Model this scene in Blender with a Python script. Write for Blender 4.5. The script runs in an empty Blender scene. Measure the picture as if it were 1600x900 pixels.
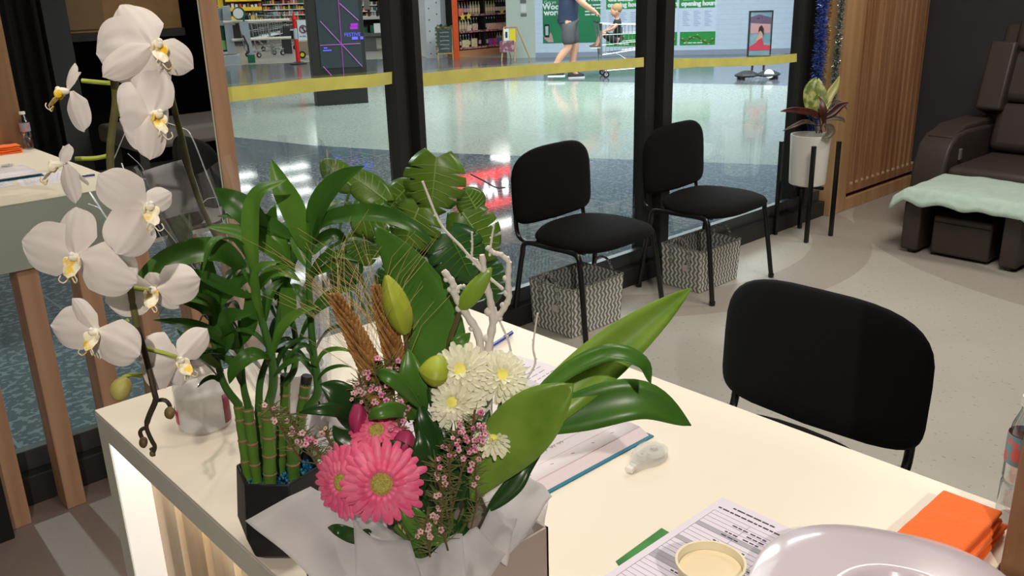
import bpy, bmesh, math, random
from mathutils import Vector, Matrix, noise
V = Vector
random.seed(7)
scene = bpy.context.scene
COL = scene.collection
PI = math.pi

# ------------------------------------------------------------------ camera
F_PX, PITCH, ROLL, YAW, EYE = 1390.0, .3307, -.0288, .8347, 1.55
fw = V((math.cos(YAW)*math.cos(PITCH), math.sin(YAW)*math.cos(PITCH), -math.sin(PITCH)))
_r = fw.cross(V((0, 0, 1))).normalized(); _u = _r.cross(fw)
cr = _r*math.cos(ROLL) + _u*math.sin(ROLL); cu = -_r*math.sin(ROLL) + _u*math.cos(ROLL)
EYEP = V((0, 0, EYE))
cam_data = bpy.data.cameras.new('camera'); cam = bpy.data.objects.new('camera', cam_data); COL.objects.link(cam)
cam_data.sensor_width = 36; cam_data.lens = F_PX/1600*36; cam_data.clip_start = .02; cam_data.clip_end = 200
m = Matrix((cr, cu, -fw)).transposed().to_4x4(); m.translation = EYEP; cam.matrix_world = m
scene.camera = cam

# ------------------------------------------------------------------ world, exposure, room lights
scene.view_settings.view_transform = 'Standard'
scene.view_settings.look = 'None'
scene.view_settings.gamma = 1
scene.view_settings.use_curve_mapping = False
scene.view_settings.exposure = 0.0
world = bpy.data.worlds.new('world'); scene.world = world; world.use_nodes = True
world.node_tree.nodes['Background'].inputs[0].default_value = (1.0, .95, .88, 1)
world.node_tree.nodes['Background'].inputs[1].default_value = .30

def area_light(name, loc, size, power, color=(1, 1, 1), target=None, size_y=None, spread=PI):
    l = bpy.data.lights.new(name, 'AREA'); l.energy = power; l.color = color
    l.shape = 'RECTANGLE'; l.size = size; l.size_y = size_y or size; l.spread = spread
    o = bpy.data.objects.new(name, l); COL.objects.link(o); o.location = loc
    d = (V(target) - V(loc)) if target else V((0, 0, -1))
    o.rotation_euler = d.to_track_quat('-Z', 'Y').to_euler()
    return o
def spot_light(name, loc, target, power, color, angle=70, blend=.5, radius=.03):
    l = bpy.data.lights.new(name, 'SPOT'); l.energy = power; l.color = color
    l.spot_size = math.radians(angle); l.spot_blend = blend; l.shadow_soft_size = radius
    o = bpy.data.objects.new(name, l); COL.objects.link(o); o.location = loc
    o.rotation_euler = (V(target) - V(loc)).to_track_quat('-Z', 'Y').to_euler()
    return o
WARM = (1.0, .87, .70)
# room downlights in the salon ceiling
area_light('salon_ceiling_light', (1.0, .9, 2.72), .5, 15, (1, .92, .8))
area_light('salon_ceiling_light', (3.6, 1.2, 2.72), 1.0, 42, (1, .95, .88))
area_light('salon_ceiling_light', (5.2, 1.6, 2.72), .6, 20, (1, .93, .84))
spot_light('salon_downlight', (.15, 1.55, 2.72), (.45, 1.1, .78), 20, WARM, 75, .6, .025)
spot_light('salon_downlight', (1.3, .1, 2.72), (1.0, .8, .78), 22, WARM, 80, .6, .03)
spot_light('salon_downlight', (1.25, 1.65, 2.72), (1.0, 1.3, .78), 18, WARM, 80, .6, .03)
spot_light('salon_downlight', (-.9, -1.3, 2.70), (.45, .95, .9), 205, (1, .91, .80), 60, .6, .02)
# concourse ceiling lights
area_light('mall_ceiling_light', (4.5, 6.5, 3.9), 3.0, 110, (.93, 1, .97))
area_light('mall_ceiling_light', (9.2, 9.0, 3.9), 4.5, 640, (.93, .98, 1))
area_light('mall_ceiling_light', (13.0, 7.5, 3.9), 3.5, 430, (.9, .96, 1))
spot_light('concourse_spot', (.62, 6.6, 3.8), (.65, 2.4, 0), 420, (.86, 1, .93), 40, .3, .05)

# ------------------------------------------------------------------ geometry helpers
def ray(x, y): return fw + cr*((x-800)/F_PX) - cu*((y-450)/F_PX)
def pz(x, y, z=0.): d = ray(x, y); return EYEP + d*((z-EYE)/d.z)
def py_(x, y, Y): d = ray(x, y); return EYEP + d*(Y/d.y)
def px_(x, y, X): d = ray(x, y); return EYEP + d*(X/d.x)
def at(x, y, d): return EYEP + ray(x, y)*d
def plane_at(x, y, p0, n):
    d = ray(x, y); return EYEP + d*((V(p0)-EYEP).dot(V(n))/d.dot(V(n)))

def lin(c):
    if isinstance(c, str): c = tuple(int(c[i:i+2], 16) for i in (0, 2, 4))
    return tuple(((v/255)/12.92 if v/255 <= .04045 else ((v/255+.055)/1.055)**2.4) for v in c)

MATS = {}
def mat(name, rgb, rough=.5, metal=0, var=.0, scale=8, bump=0, bscale=60, spec=.5, emit=0, trans=0, translucent=0,
        alpha=1, rgb2=None, stretch=(1, 1, 1), coat=0, ior=1.45, thresh=None, sheen=0):
    if name in MATS: return MATS[name]
    mt = bpy.data.materials.new(name); mt.use_nodes = True; nt = mt.node_tree; N = nt.nodes; L = nt.links
    b = N['Principled BSDF']; c = lin(rgb)
    b.inputs['Base Color'].default_value = (*c, 1); b.inputs['Roughness'].default_value = rough
    b.inputs['Metallic'].default_value = metal; b.inputs['IOR'].default_value = ior
    b.inputs['Specular IOR Level'].default_value = spec; b.inputs['Transmission Weight'].default_value = trans
    b.inputs['Alpha'].default_value = alpha; b.inputs['Coat Weight'].default_value = coat
    b.inputs['Sheen Weight'].default_value = sheen
    tc = N.new('ShaderNodeTexCoord'); mp = N.new('ShaderNodeMapping'); L.new(tc.outputs['Object'], mp.inputs[0])
    mp.inputs['Scale'].default_value = stretch
    if var or rgb2:
        nz = N.new('ShaderNodeTexNoise'); nz.inputs['Scale'].default_value = scale; nz.inputs['Detail'].default_value = 5
        L.new(mp.outputs[0], nz.inputs['Vector'])
        r = N.new('ShaderNodeValToRGB'); L.new(nz.outputs['Fac'], r.inputs[0])
        c2 = lin(rgb2) if rgb2 else tuple(min(1, v*(1+var)) for v in c)
        c1 = c if rgb2 else tuple(v*(1-var) for v in c)
        lo, hi = thresh or (.35, .65)
        r.color_ramp.elements[0].color = (*c1, 1); r.color_ramp.elements[1].color = (*c2, 1)
        r.color_ramp.elements[0].position = lo; r.color_ramp.elements[1].position = hi
        L.new(r.outputs[0], b.inputs['Base Color'])
    if bump:
        n2 = N.new('ShaderNodeTexNoise'); n2.inputs['Scale'].default_value = bscale; n2.inputs['Detail'].default_value = 4
        L.new(mp.outputs[0], n2.inputs['Vector'])
        bp = N.new('ShaderNodeBump'); bp.inputs['Strength'].default_value = bump; bp.inputs['Distance'].default_value = .005
        L.new(n2.outputs['Fac'], bp.inputs['Height']); L.new(bp.outputs[0], b.inputs['Normal'])
    if emit:
        b.inputs['Emission Color'].default_value = (*c, 1); b.inputs['Emission Strength'].default_value = emit
    if translucent:
        t = N.new('ShaderNodeBsdfTranslucent'); mx = N.new('ShaderNodeMixShader'); mx.inputs[0].default_value = translucent
        if b.inputs['Base Color'].links: L.new(b.inputs['Base Color'].links[0].from_socket, t.inputs[0])
        else: t.inputs[0].default_value = (*c, 1)
        L.new(b.outputs[0], mx.inputs[1]); L.new(t.outputs[0], mx.inputs[2]); L.new(mx.outputs[0], N['Material Output'].inputs[0])
    MATS[name] = mt
    return mt
def nodes(mt): return mt.node_tree.nodes, mt.node_tree.links, mt.node_tree.nodes['Principled BSDF']
def math_node(N, L, op, a, b=None, clamp=False):
    n = N.new('ShaderNodeMath'); n.operation = op; n.use_clamp = clamp
    for i, v in enumerate((a, b)):
        if v is None: continue
        if isinstance(v, (int, float)): n.inputs[i].default_value = v
        else: L.new(v, n.inputs[i])
    return n.outputs[0]
def mixc(N, L, fac, a, b):
    n = N.new('ShaderNodeMix'); n.data_type = 'RGBA'
    for i, v in ((0, fac), (6, a), (7, b)):
        if isinstance(v, tuple): n.inputs[i].default_value = (*v[:3], 1)
        elif isinstance(v, (int, float)): n.inputs[i].default_value = v
        else: L.new(v, n.inputs[i])
    return n.outputs[2]

def glass_mat(name, tint=(1, 1, 1), refl=.06, rough=.0, tfac=None):
    if name in MATS: return MATS[name]
    mt = bpy.data.materials.new(name); mt.use_nodes = True; nt = mt.node_tree; N = nt.nodes; L = nt.links
    N.remove(N['Principled BSDF'])
    t = N.new('ShaderNodeBsdfTransparent'); t.inputs[0].default_value = (*tint, 1)
    g = N.new('ShaderNodeBsdfGlossy'); g.inputs['Roughness'].default_value = rough
    mx = N.new('ShaderNodeMixShader'); lw = N.new('ShaderNodeLayerWeight'); lw.inputs[0].default_value = .25
    f = math_node(N, L, 'MULTIPLY_ADD', lw.outputs['Facing'], .5 if tfac is None else tfac)
    f.node.inputs[2].default_value = refl
    f = math_node(N, L, 'MINIMUM', f, .6)
    L.new(f, mx.inputs[0]); L.new(t.outputs[0], mx.inputs[1]); L.new(g.outputs[0], mx.inputs[2])
    L.new(mx.outputs[0], N['Material Output'].inputs[0]); MATS[name] = mt
    return mt

class MB:
    def __init__(s): s.bm = bmesh.new(); s.uv = None
    def box(s, lo, hi, M=None):
        vs = [s.bm.verts.new(V((x, y, z))) for x in (lo[0], hi[0]) for y in (lo[1], hi[1]) for z in (lo[2], hi[2])]
        for f in ((0, 1, 3, 2), (4, 6, 7, 5), (0, 4, 5, 1), (2, 3, 7, 6), (0, 2, 6, 4), (1, 5, 7, 3)):
            s.bm.faces.new([vs[i] for i in f])
        if M is not None:
            for v in vs: v.co = M @ v.co
        return s
    def cbox(s, c, size, M=None):
        c = V(c); h = V(size)/2; return s.box(c-h, c+h, M)
    def face(s, pts): s.bm.faces.new([s.bm.verts.new(V(p)) for p in pts]); return s
    def prism(s, poly, z0, z1, M=None):
        a = [s.bm.verts.new(V((p[0], p[1], z0))) for p in poly]; b = [s.bm.verts.new(V((p[0], p[1], z1))) for p in poly]
        s.bm.faces.new(a[::-1]); s.bm.faces.new(b); n = len(poly)
        for i in range(n): s.bm.faces.new((a[i], a[(i+1) % n], b[(i+1) % n], b[i]))
        if M is not None:
            for v in a+b: v.co = M @ v.co
        return s
    def extr(s, pts, d):
        "solid from a planar outline pts swept by vector d"
        a = [s.bm.verts.new(V(p)) for p in pts]; b = [s.bm.verts.new(V(p)+V(d)) for p in pts]; n = len(pts)
        s.bm.faces.new(a[::-1]); s.bm.faces.new(b)
        for i in range(n): s.bm.faces.new((a[i], a[(i+1) % n], b[(i+1) % n], b[i]))
        return s
    def tube(s, pts, r, n=8, cap=True, flat=1.0):
        pts = [V(p) for p in pts]; rs = r if isinstance(r, (list, tuple)) else [r]*len(pts); rings = []
        ref = V((0, 0, 1))
        t0 = (pts[1]-pts[0]).normalized()
        if abs(t0.dot(ref)) > .95: ref = V((1, 0, 0))
        a = t0.cross(ref).normalized()
        for i, p in enumerate(pts):
            t = (pts[min(i+1, len(pts)-1)] - pts[max(i-1, 0)]).normalized()
            a = (a - t*a.dot(t)).normalized(); b = t.cross(a)
            rings.append([s.bm.verts.new(p + (a*math.cos(2*PI*k/n) + b*flat*math.sin(2*PI*k/n))*rs[i]) for k in range(n)])
        for i in range(len(rings)-1):
            for k in range(n): s.bm.faces.new((rings[i][k], rings[i][(k+1) % n], rings[i+1][(k+1) % n], rings[i+1][k]))
        if cap: s.bm.faces.new(rings[0][::-1]); s.bm.faces.new(rings[-1])
        return s
    def lathe(s, c, prof, n=24, M=None, sx=1, sy=1):
        rings = []; new = []
        for r, z in prof:
            if r < 1e-6: v = s.bm.verts.new(V((0, 0, z))); rings.append([v]); new.append(v)
            else:
                rg = [s.bm.verts.new(V((r*sx*math.cos(2*PI*k/n), r*sy*math.sin(2*PI*k/n), z))) for k in range(n)]
                rings.append(rg); new += rg
        for i in range(len(rings)-1):
            a, b = rings[i], rings[i+1]
            for k in range(n):
                k2 = (k+1) % n
                if len(a) == 1 and len(b) == 1: continue
                if len(a) == 1: s.bm.faces.new((a[0], b[k2], b[k]))
                elif len(b) == 1: s.bm.faces.new((a[k], a[k2], b[0]))
                else: s.bm.faces.new((a[k], a[k2], b[k2], b[k]))
        T = Matrix.Translation(V(c)) @ (M.to_4x4() if M is not None else Matrix())
        for v in new: v.co = T @ v.co
        return s
    def ell(s, c, r, M=None, nu=12, nv=8):
        r = V((r, r, r)) if isinstance(r, (int, float)) else V(r)
        prof = [(math.sin(PI*i/nv), -math.cos(PI*i/nv)) for i in range(nv+1)]; prof[0] = (0, -1); prof[-1] = (0, 1)
        S = Matrix.Diagonal(r)
        return s.lathe(c, prof, nu, (M.to_3x3() @ S) if M is not None else S)
    def grid(s, fn, nu, nv, uv=True):
        if uv and s.uv is None: s.uv = s.bm.loops.layers.uv.new('UVMap')
        g = [[s.bm.verts.new(fn(i/nu, j/nv)) for j in range(nv+1)] for i in range(nu+1)]
        for i in range(nu):
            for j in range(nv):
                try: f = s.bm.faces.new((g[i][j], g[i+1][j], g[i+1][j+1], g[i][j+1]))
                except ValueError: continue
                if s.uv:
                    for l, (a, b) in zip(f.loops, ((i, j), (i+1, j), (i+1, j+1), (i, j+1))): l[s.uv].uv = (a/nu, b/nv)
        return s
    def build(s, name, material, parent=None, smooth=True, bevel=0, sub=0, solid=0, angle=35, origin=None, merge=0):
        if merge: bmesh.ops.remove_doubles(s.bm, verts=s.bm.verts, dist=merge)
        bmesh.ops.recalc_face_normals(s.bm, faces=s.bm.faces)
        me = bpy.data.meshes.new(name)
        if parent is None:
            co = [v.co for v in s.bm.verts]
            o0 = V(origin) if origin is not None else V((sum(c.x for c in co)/len(co), sum(c.y for c in co)/len(co), min(c.z for c in co)))
            W = Matrix.Translation(o0)
        else: W = WM[parent.name]
        s.bm.transform(W.inverted()); s.bm.to_mesh(me); s.bm.free()
        o = bpy.data.objects.new(name, me); COL.objects.link(o)
        if parent is None: o.location = W.translation; WM[o.name] = W
        else: o.parent = parent; WM[o.name] = W
        me.materials.append(material)
        if smooth:
            me.shade_smooth()
            if angle: me.set_sharp_from_angle(angle=math.radians(angle))
        if solid: md = o.modifiers.new('solid', 'SOLIDIFY'); md.thickness = solid; md.offset = 0
        if bevel: md = o.modifiers.new('bevel', 'BEVEL'); md.width = bevel; md.segments = 2; md.limit_method = 'ANGLE'
        if sub: md = o.modifiers.new('sub', 'SUBSURF'); md.levels = sub; md.render_levels = sub
        return o
WM = {}
def thing(name, label, cat, loc=(0, 0, 0), rotz=0, group=None):
    o = bpy.data.objects.new(name, None); COL.objects.link(o); o.location = loc; o.rotation_euler = (0, 0, rotz)
    o.empty_display_size = .05
    WM[o.name] = Matrix.Translation(V(loc)) @ Matrix.Rotation(rotz, 4, 'Z')
    o['label'] = label; o['category'] = cat
    if group: o['group'] = group
    return o
def tag(o, label, cat, group=None, kind=None):
    o['label'] = label; o['category'] = cat
    if group: o['group'] = group
    if kind: o['kind'] = kind
    return o
def struct(o): o['kind'] = 'structure'; return o
def copy_tree(o, loc, rotz=0, label=None, scale=None):
    def rec(src, par):
        c = src.copy(); COL.objects.link(c)
        if par is not None: c.parent = par
        for ch in list(src.children): rec(ch, c)
        return c
    r = rec(o, None); r.location = loc; r.rotation_euler = (0, 0, rotz)
    if label: r['label'] = label
    if scale: r.scale = scale
    return r
def bars(o, xd, yd, size, words, material, parent, name='blurred_print'):
    "unreadable small print: one short bar per word"
    xd = V(xd).normalized(); zd = xd.cross(V(yd)).normalized(); yd = zd.cross(xd); mb = MB(); x = 0; M = Matrix((xd, yd, zd)).transposed().to_4x4(); M.translation = V(o)
    for w in words: mb.box((x, 0, 0), (x+w*size*.55, size*.5, .001), M); x += (w+.8)*size*.55
    return mb.build(name, material, parent, smooth=False)
def spline(P, n=16):
    P = [V(p) for p in P]
    if len(P) == 2: return [P[0].lerp(P[1], i/n) for i in range(n+1)]
    Q = [2*P[0]-P[1]] + P + [2*P[-1]-P[-2]]; out = []
    seg = len(P)-1
    for i in range(n+1):
        t = i/n*seg; k = min(int(t), seg-1); u = t-k; a, b, c, d = Q[k:k+4]
        out.append(.5*((2*b) + (c-a)*u + (2*a-5*b+4*c-d)*u*u + (3*b-a-3*c+d)*u**3))
    return out
def pts(*l): return [at(*a) for a in l]
def leafw(t, peak=.4):
    "lance shaped leaf profile 0..1"
    k = math.log(.5)/math.log(peak)
    return max(.02, math.sin(PI*(t**k))**.8)
def leaf(mb, path, w, nrm=None, fold=.18, n=16, cross=4, peak=.4, wfn=None, twist=0):
    "leaf blade along path, w = full width in metres, nrm = the direction its upper face looks"
    c = spline(path, n); nrm = V(nrm) if nrm is not None else -fw
    nrm = nrm.normalized()
    def fn(u, v):
        i = min(int(round(u*n)), n); t = (c[min(i+1, n)]-c[max(i-1, 0)]).normalized()
        nn = (nrm - t*nrm.dot(t))
        if nn.length < 1e-3: nn = cu.copy()
        nn.normalize(); sd = t.cross(nn)
        if twist: R = Matrix.Rotation(twist*(u-.3), 3, t); sd = R @ sd; nn = R @ nn
        s = (v-.5)*2; ww = (wfn(u) if wfn else leafw(u, peak))*w/2
        return c[i] + sd*s*ww + nn*abs(s)*ww*fold*2
    return mb.grid(fn, n, cross)
def text(s, size, o, xd, yd, material, parent, name='lettering', ext=.0008, align='LEFT', bold=0):
    cu_ = bpy.data.curves.new('t', 'FONT'); cu_.body = s; cu_.size = size; cu_.extrude = ext; cu_.align_x = align
    cu_.offset = bold; cu_.resolution_u = 2
    ob = bpy.data.objects.new('t', cu_); COL.objects.link(ob)
    bpy.context.view_layer.update()
    me = bpy.data.meshes.new_from_object(ob.evaluated_get(bpy.context.evaluated_depsgraph_get()))
    bpy.data.objects.remove(ob)
    xd = V(xd).normalized(); zd = xd.cross(V(yd)).normalized(); yd = zd.cross(xd)
    M = Matrix((xd, yd, zd)).transposed().to_4x4(); M.translation = V(o)
    me.transform(WM[parent.name].inverted() @ M); me.materials.clear(); me.materials.append(material)
    t = bpy.data.objects.new(name, me); COL.objects.link(t); t.parent = parent; WM[t.name] = WM[parent.name]
    return t
UP = V((0, 0, 1))
# ================================================================== materials of the room
def wood_mat(name, rgb, rgb2, scale=6, axis='Z', rough=.5):
    st = {'Z': (1, 1, .06), 'X': (.06, 1, 1), 'Y': (1, .06, 1)}[axis]
    return mat(name, rgb, rough, rgb2=rgb2, scale=scale*6, stretch=st, bump=.08, bscale=90)
M_post = wood_mat('post timber', (190, 150, 120), (168, 128, 100), 3)
M_slat = wood_mat('slat timber', (190, 142, 102), (160, 112, 76), 3)
M_jamb = wood_mat('pale timber', (206, 164, 118), (186, 142, 98), 2)
M_black = mat('black aluminium', (48, 47, 45), .45, spec=.4)
M_desk = mat('cream laminate', (242, 232, 216), .38, spec=.35, var=.01)
M_fascia = mat('fascia laminate', (232, 233, 220), .35)
M_whitelam = mat('white laminate', (238, 240, 238), .5)
M_slatpale = wood_mat('pale slat panel', (238, 216, 186), (222, 190, 152), 3)
M_dwall = mat('charcoal paint', (62, 60, 64), .75, var=.05)
M_ceil = mat('ceiling white', (225, 225, 222), .9)

# vinyl floor with flecks and sweeping mauve bands
M_floor = mat('vinyl floor', (186, 179, 166), .45, spec=.35)
N, L, B = nodes(M_floor)
tc = N.new('ShaderNodeTexCoord'); sp = N.new('ShaderNodeSeparateXYZ'); L.new(tc.outputs['Object'], sp.inputs[0])
def ring(cx, cy, r0, r1):
    dx = math_node(N, L, 'SUBTRACT', sp.outputs[0], cx); dy = math_node(N, L, 'SUBTRACT', sp.outputs[1], cy)
    d = math_node(N, L, 'SQRT', math_node(N, L, 'ADD', math_node(N, L, 'MULTIPLY', dx, dx), math_node(N, L, 'MULTIPLY', dy, dy)))
    a = math_node(N, L, 'GREATER_THAN', d, r0); b = math_node(N, L, 'LESS_THAN', d, r1)
    return math_node(N, L, 'MULTIPLY', a, b)
m1 = ring(4.25, 3.75, 1.28, 1.62); m2 = ring(.2, 2.2, 0, 1.45); m3 = ring(6.6, .9, 1.75, 2.1)
mk = math_node(N, L, 'MAXIMUM', m1, math_node(N, L, 'MAXIMUM', m2, m3))
nz = N.new('ShaderNodeTexNoise'); nz.inputs['Scale'].default_value = 2.5; L.new(tc.outputs['Object'], nz.inputs[0])
base = mixc(N, L, nz.outputs['Fac'], lin((190, 183, 170)), lin((178, 171, 160)))
base = mixc(N, L, m2, mixc(N, L, math_node(N, L, 'MULTIPLY', mk, .5), base, lin((150, 134, 127))), lin((132, 116, 110)))
vo = N.new('ShaderNodeTexVoronoi'); vo.inputs['Scale'].default_value = 55
mp = N.new('ShaderNodeMapping'); mp.inputs['Scale'].default_value = (1, .45, 1); mp.inputs['Rotation'].default_value = (0, 0, .6)
L.new(tc.outputs['Object'], mp.inputs[0]); L.new(mp.outputs[0], vo.inputs['Vector'])
fl = math_node(N, L, 'LESS_THAN', vo.outputs['Distance'], .17)
nz2 = N.new('ShaderNodeTexNoise'); nz2.inputs['Scale'].default_value = 40; L.new(tc.outputs['Object'], nz2.inputs[0])
fl = math_node(N, L, 'MULTIPLY', fl, math_node(N, L, 'GREATER_THAN', nz2.outputs['Fac'], .5))
base = mixc(N, L, math_node(N, L, 'MULTIPLY', fl, .6), base, lin((120, 110, 100)))
L.new(base, B.inputs['Base Color'])

def tile_mat(name, c1, c2, joint, rough, size, rot=0., speck=None, spscale=120, spth=.12, sparkle=None, spec=.5):
    mt = mat(name, (128, 128, 128), rough, spec=spec); N, L, B = nodes(mt)
    tc = N.new('ShaderNodeTexCoord'); mp = N.new('ShaderNodeMapping'); mp.inputs['Rotation'].default_value = (0, 0, rot)
    L.new(tc.outputs['Object'], mp.inputs[0])
    nz = N.new('ShaderNodeTexNoise'); nz.inputs['Scale'].default_value = 1.3; L.new(mp.outputs[0], nz.inputs[0])
    col = mixc(N, L, nz.outputs['Fac'], lin(c1), lin(c2))
    if speck:
        vo = N.new('ShaderNodeTexVoronoi'); vo.inputs['Scale'].default_value = spscale; L.new(mp.outputs[0], vo.inputs['Vector'])
        f = math_node(N, L, 'LESS_THAN', vo.outputs['Distance'], spth)
        col = mixc(N, L, f, col, lin(speck))
        nb = N.new('ShaderNodeTexNoise'); nb.inputs['Scale'].default_value = 30; L.new(mp.outputs[0], nb.inputs[0])
        f2 = math_node(N, L, 'MULTIPLY', math_node(N, L, 'GREATER_THAN', nb.outputs['Fac'], .55), .35)
        col = mixc(N, L, f2, col, lin(speck))
    if size:
        br = N.new('ShaderNodeTexBrick'); br.offset = 0; br.inputs['Scale'].default_value = 1
        br.inputs['Brick Width'].default_value = size; br.inputs['Row Height'].default_value = size
        br.inputs['Mortar Size'].default_value = .006; L.new(mp.outputs[0], br.inputs['Vector'])
        col = mixc(N, L, br.outputs['Fac'], col, lin(joint))
        bias = N.new('ShaderNodeTexWhiteNoise')
    L.new(col, B.inputs['Base Color'])
    return mt
M_dark_tile = tile_mat('dark granite tile', (70, 84, 94), (84, 97, 107), (120, 132, 138), .05, .6, 0, (165, 175, 175), 160, .10, spec=.6)
M_light_terr = tile_mat('pale terrazzo', (160, 170, 160), (176, 185, 175), (180, 184, 176), .10, 0, .49, (112, 120, 108), 45, .2, spec=.6)
M_far_tile = tile_mat('grey granite tile', (92, 98, 106), (104, 108, 116), (130, 134, 138), .13, .6, .7, None, spec=.6)
M_store_floor = tile_mat('store vinyl', (158, 152, 146), (146, 140, 134), (130, 130, 130), .3, 0, .7)

# ================================================================== setting: floors
struct(MB().box((-2.5, -3.2, -.05), (6.9, 3.0, 0)).build('floor', M_floor, smooth=False, origin=(0, 0, 0)))
L1 = [(-9, 16), (3.2, 13.5), (4.0, 10.9), (4.413, 9.57), (4.71, 8.3), (5.15, 7.15), (5.652, 6.185), (6.25, 5.1), (6.835, 4.013), (8.2, 1.2)]
L2 = [(-9, 19), (3.5, 18), (6.2, 15.2), (6.82, 14.55), (8.01, 13.9), (9.3, 12.5), (10.4, 10.9), (11.24, 9.11), (12.07, 7.02), (14.0, 1.2)]
L3 = [(-9, 22), (4, 21.7), (8.83, 19.0), (10.42, 18.07), (11.6, 17.3), (12.5, 16.65), (12.86, 16.0), (13.78, 14.24), (17.18, 10.2), (24.7, 1.2)]
def band(A, B_, name, m):
    mb = MB()
    for i in range(len(A)-1): mb.face([(*A[i], 0), (*B_[i], 0), (*B_[i+1], 0), (*A[i+1], 0)])
    return struct(mb.build(name, m, smooth=False, origin=(0, 0, 0), merge=1e-4))
L0 = [(-9, 3.0), (0, 3.0), (1, 3.0), (2, 3.0), (3, 3.0), (4, 3.0), (5, 3.0), (5.8, 3.0), (6.9, 3.0), (6.95, 1.2)]
band(L0, L1, 'floor_concourse_dark', M_dark_tile)
band(L1, L2, 'floor_concourse_pale', M_light_terr)
band(L2, L3, 'floor_concourse_grey', M_far_tile)
L4 = [(-9, 40), (4, 40), (12, 40), (16, 40), (20, 40), (24, 40), (28, 36), (30, 26), (32, 16), (34, 6)]
band(L3, L4, 'floor_store', M_store_floor)
# ceilings
struct(MB().box((-2.5, -3.2, 2.75), (6.9, 3.0, 2.8)).build('ceiling', mat('salon ceiling', (120, 116, 110), .9), smooth=False))
struct(MB().box((-9, 3.1, 4.0), (34, 40, 4.1)).build('ceiling_concourse', M_ceil, smooth=False))
M_lamp = mat('ceiling panel glow', (250, 252, 246), .5, emit=9)
for i, (x, y, sx, sy) in enumerate([(8.4+i*1.9+(j % 2)*.9, 15.6+j*1.75, 1.15, .5) for j in range(7) for i in range(4)] + [(18, 30, 1.4, 1.4), (13.5, 31, 1.4, 1.4), (22, 27, 1.4, 1.4), (20, 22, 1.4, 1.0)]):
    t = thing('ceiling_light', 'bright ceiling light panel of the supermarket, mirrored in the dark floor tiles', 'ceiling light', (x, y, 3.97), group='ceiling light panels of the concourse')
    MB().cbox((x, y, 3.985), (sx+.06, sy+.06, .03)).build('housing', M_whitelam, t, smooth=False)
    MB().cbox((x, y, 3.965), (sx, sy, .012)).build('diffuser', M_lamp, t, smooth=False)

# ================================================================== window wall
def pane(name, x0, x1):
    o = struct(MB().box((x0, 2.985, .1), (x1, 2.997, 2.6)).build(name, glass_mat('window glass', (.93, .96, .95), .03), smooth=False))
    return o
pane('window_1', -1.5, 2.10); pane('window_2', 2.20, 3.65); pane('window_3', 3.81, 5.16); pane('window_4', 5.3, 5.6)
struct(MB().box((-1.5, 2.9, 0), (5.62, 3.04, .10)).build('trim_1', M_black, smooth=False, bevel=.004))
struct(MB().box((-1.5, 2.9, 2.6), (5.62, 3.04, 2.75)).build('trim_2', M_black, smooth=False))
for i, (x0, x1, g) in enumerate(((2.085, 2.195, .6), (3.64, 3.815, .5), (5.135, 5.33, .5))):
    mb = MB(); xm = x0+(x1-x0)*g
    mb.box((x0, 2.955, .1), (xm-.012, 3.03, 2.6)); mb.box((xm-.012, 2.975, .1), (xm+.012, 3.02, 2.6)); mb.box((xm+.012, 2.915, .1), (x1, 3.04, 2.6))
    struct(mb.build('trim_%d' % (i+3), M_black, smooth=False, bevel=.003))
struct(MB().box((-1.5, 2.945, .10), (5.6, 2.985, .17)).build('trim_6', mat('grey frame', (62, 66, 68), .35), smooth=False, bevel=.003))

# mirror and timber posts
PX = [.487, .650, .813, .976, 1.139, 1.302]
for i, x in enumerate(PX):
    o = MB().box((x-.058, 2.79 if x < 1.2 else 2.77, 0), (x, 2.885, 2.75)).build('timber_post', M_post, smooth=False, bevel=.003)
    tag(o, ['square timber post, leftmost of those below the mirror', 'square timber post below the mirror, second from the left', 'square timber post seen behind the lower orchid blossoms and left of the desk corner',
            'square timber post behind the low middle orchid blossoms', 'square timber post hidden behind the bamboo leaves', 'tall timber post at the right edge of the black mirror'][i], 'post', 'timber posts along the window')
mt = bpy.data.materials.new('mirror silver'); mt.use_nodes = True
b = mt.node_tree.nodes['Principled BSDF']; b.inputs['Metallic'].default_value = 1; b.inputs['Roughness'].default_value = .005
b.inputs['Base Color'].default_value = (.86, .88, .86, 1)
t = thing('wall_mirror', 'large dark looking mirror fixed to the timber posts behind the orchid', 'mirror', (.4, 2.785, .80))
MB().box((-1.2, 2.770, .803), (1.236, 2.776, 2.7)).build('mirror_glass', mt, t, smooth=False)
MB().box((-1.2, 2.7765, .803), (1.236, 2.788, 2.7)).build('backing_board', M_black, t, smooth=False)
MB().box((1.2365, 2.769, .803), (1.2405, 2.786, 2.7)).build('edge_strip', mat('clear edge', (205, 200, 180), .2), t, smooth=False)
tag(MB().box((.02, 2.74, 0), (.425, 2.89, .78)).build('display_board', mat('black board', (22, 22, 22), .5), smooth=False, bevel=.003), 'black board standing on the floor left of the timber posts', 'board')

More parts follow.
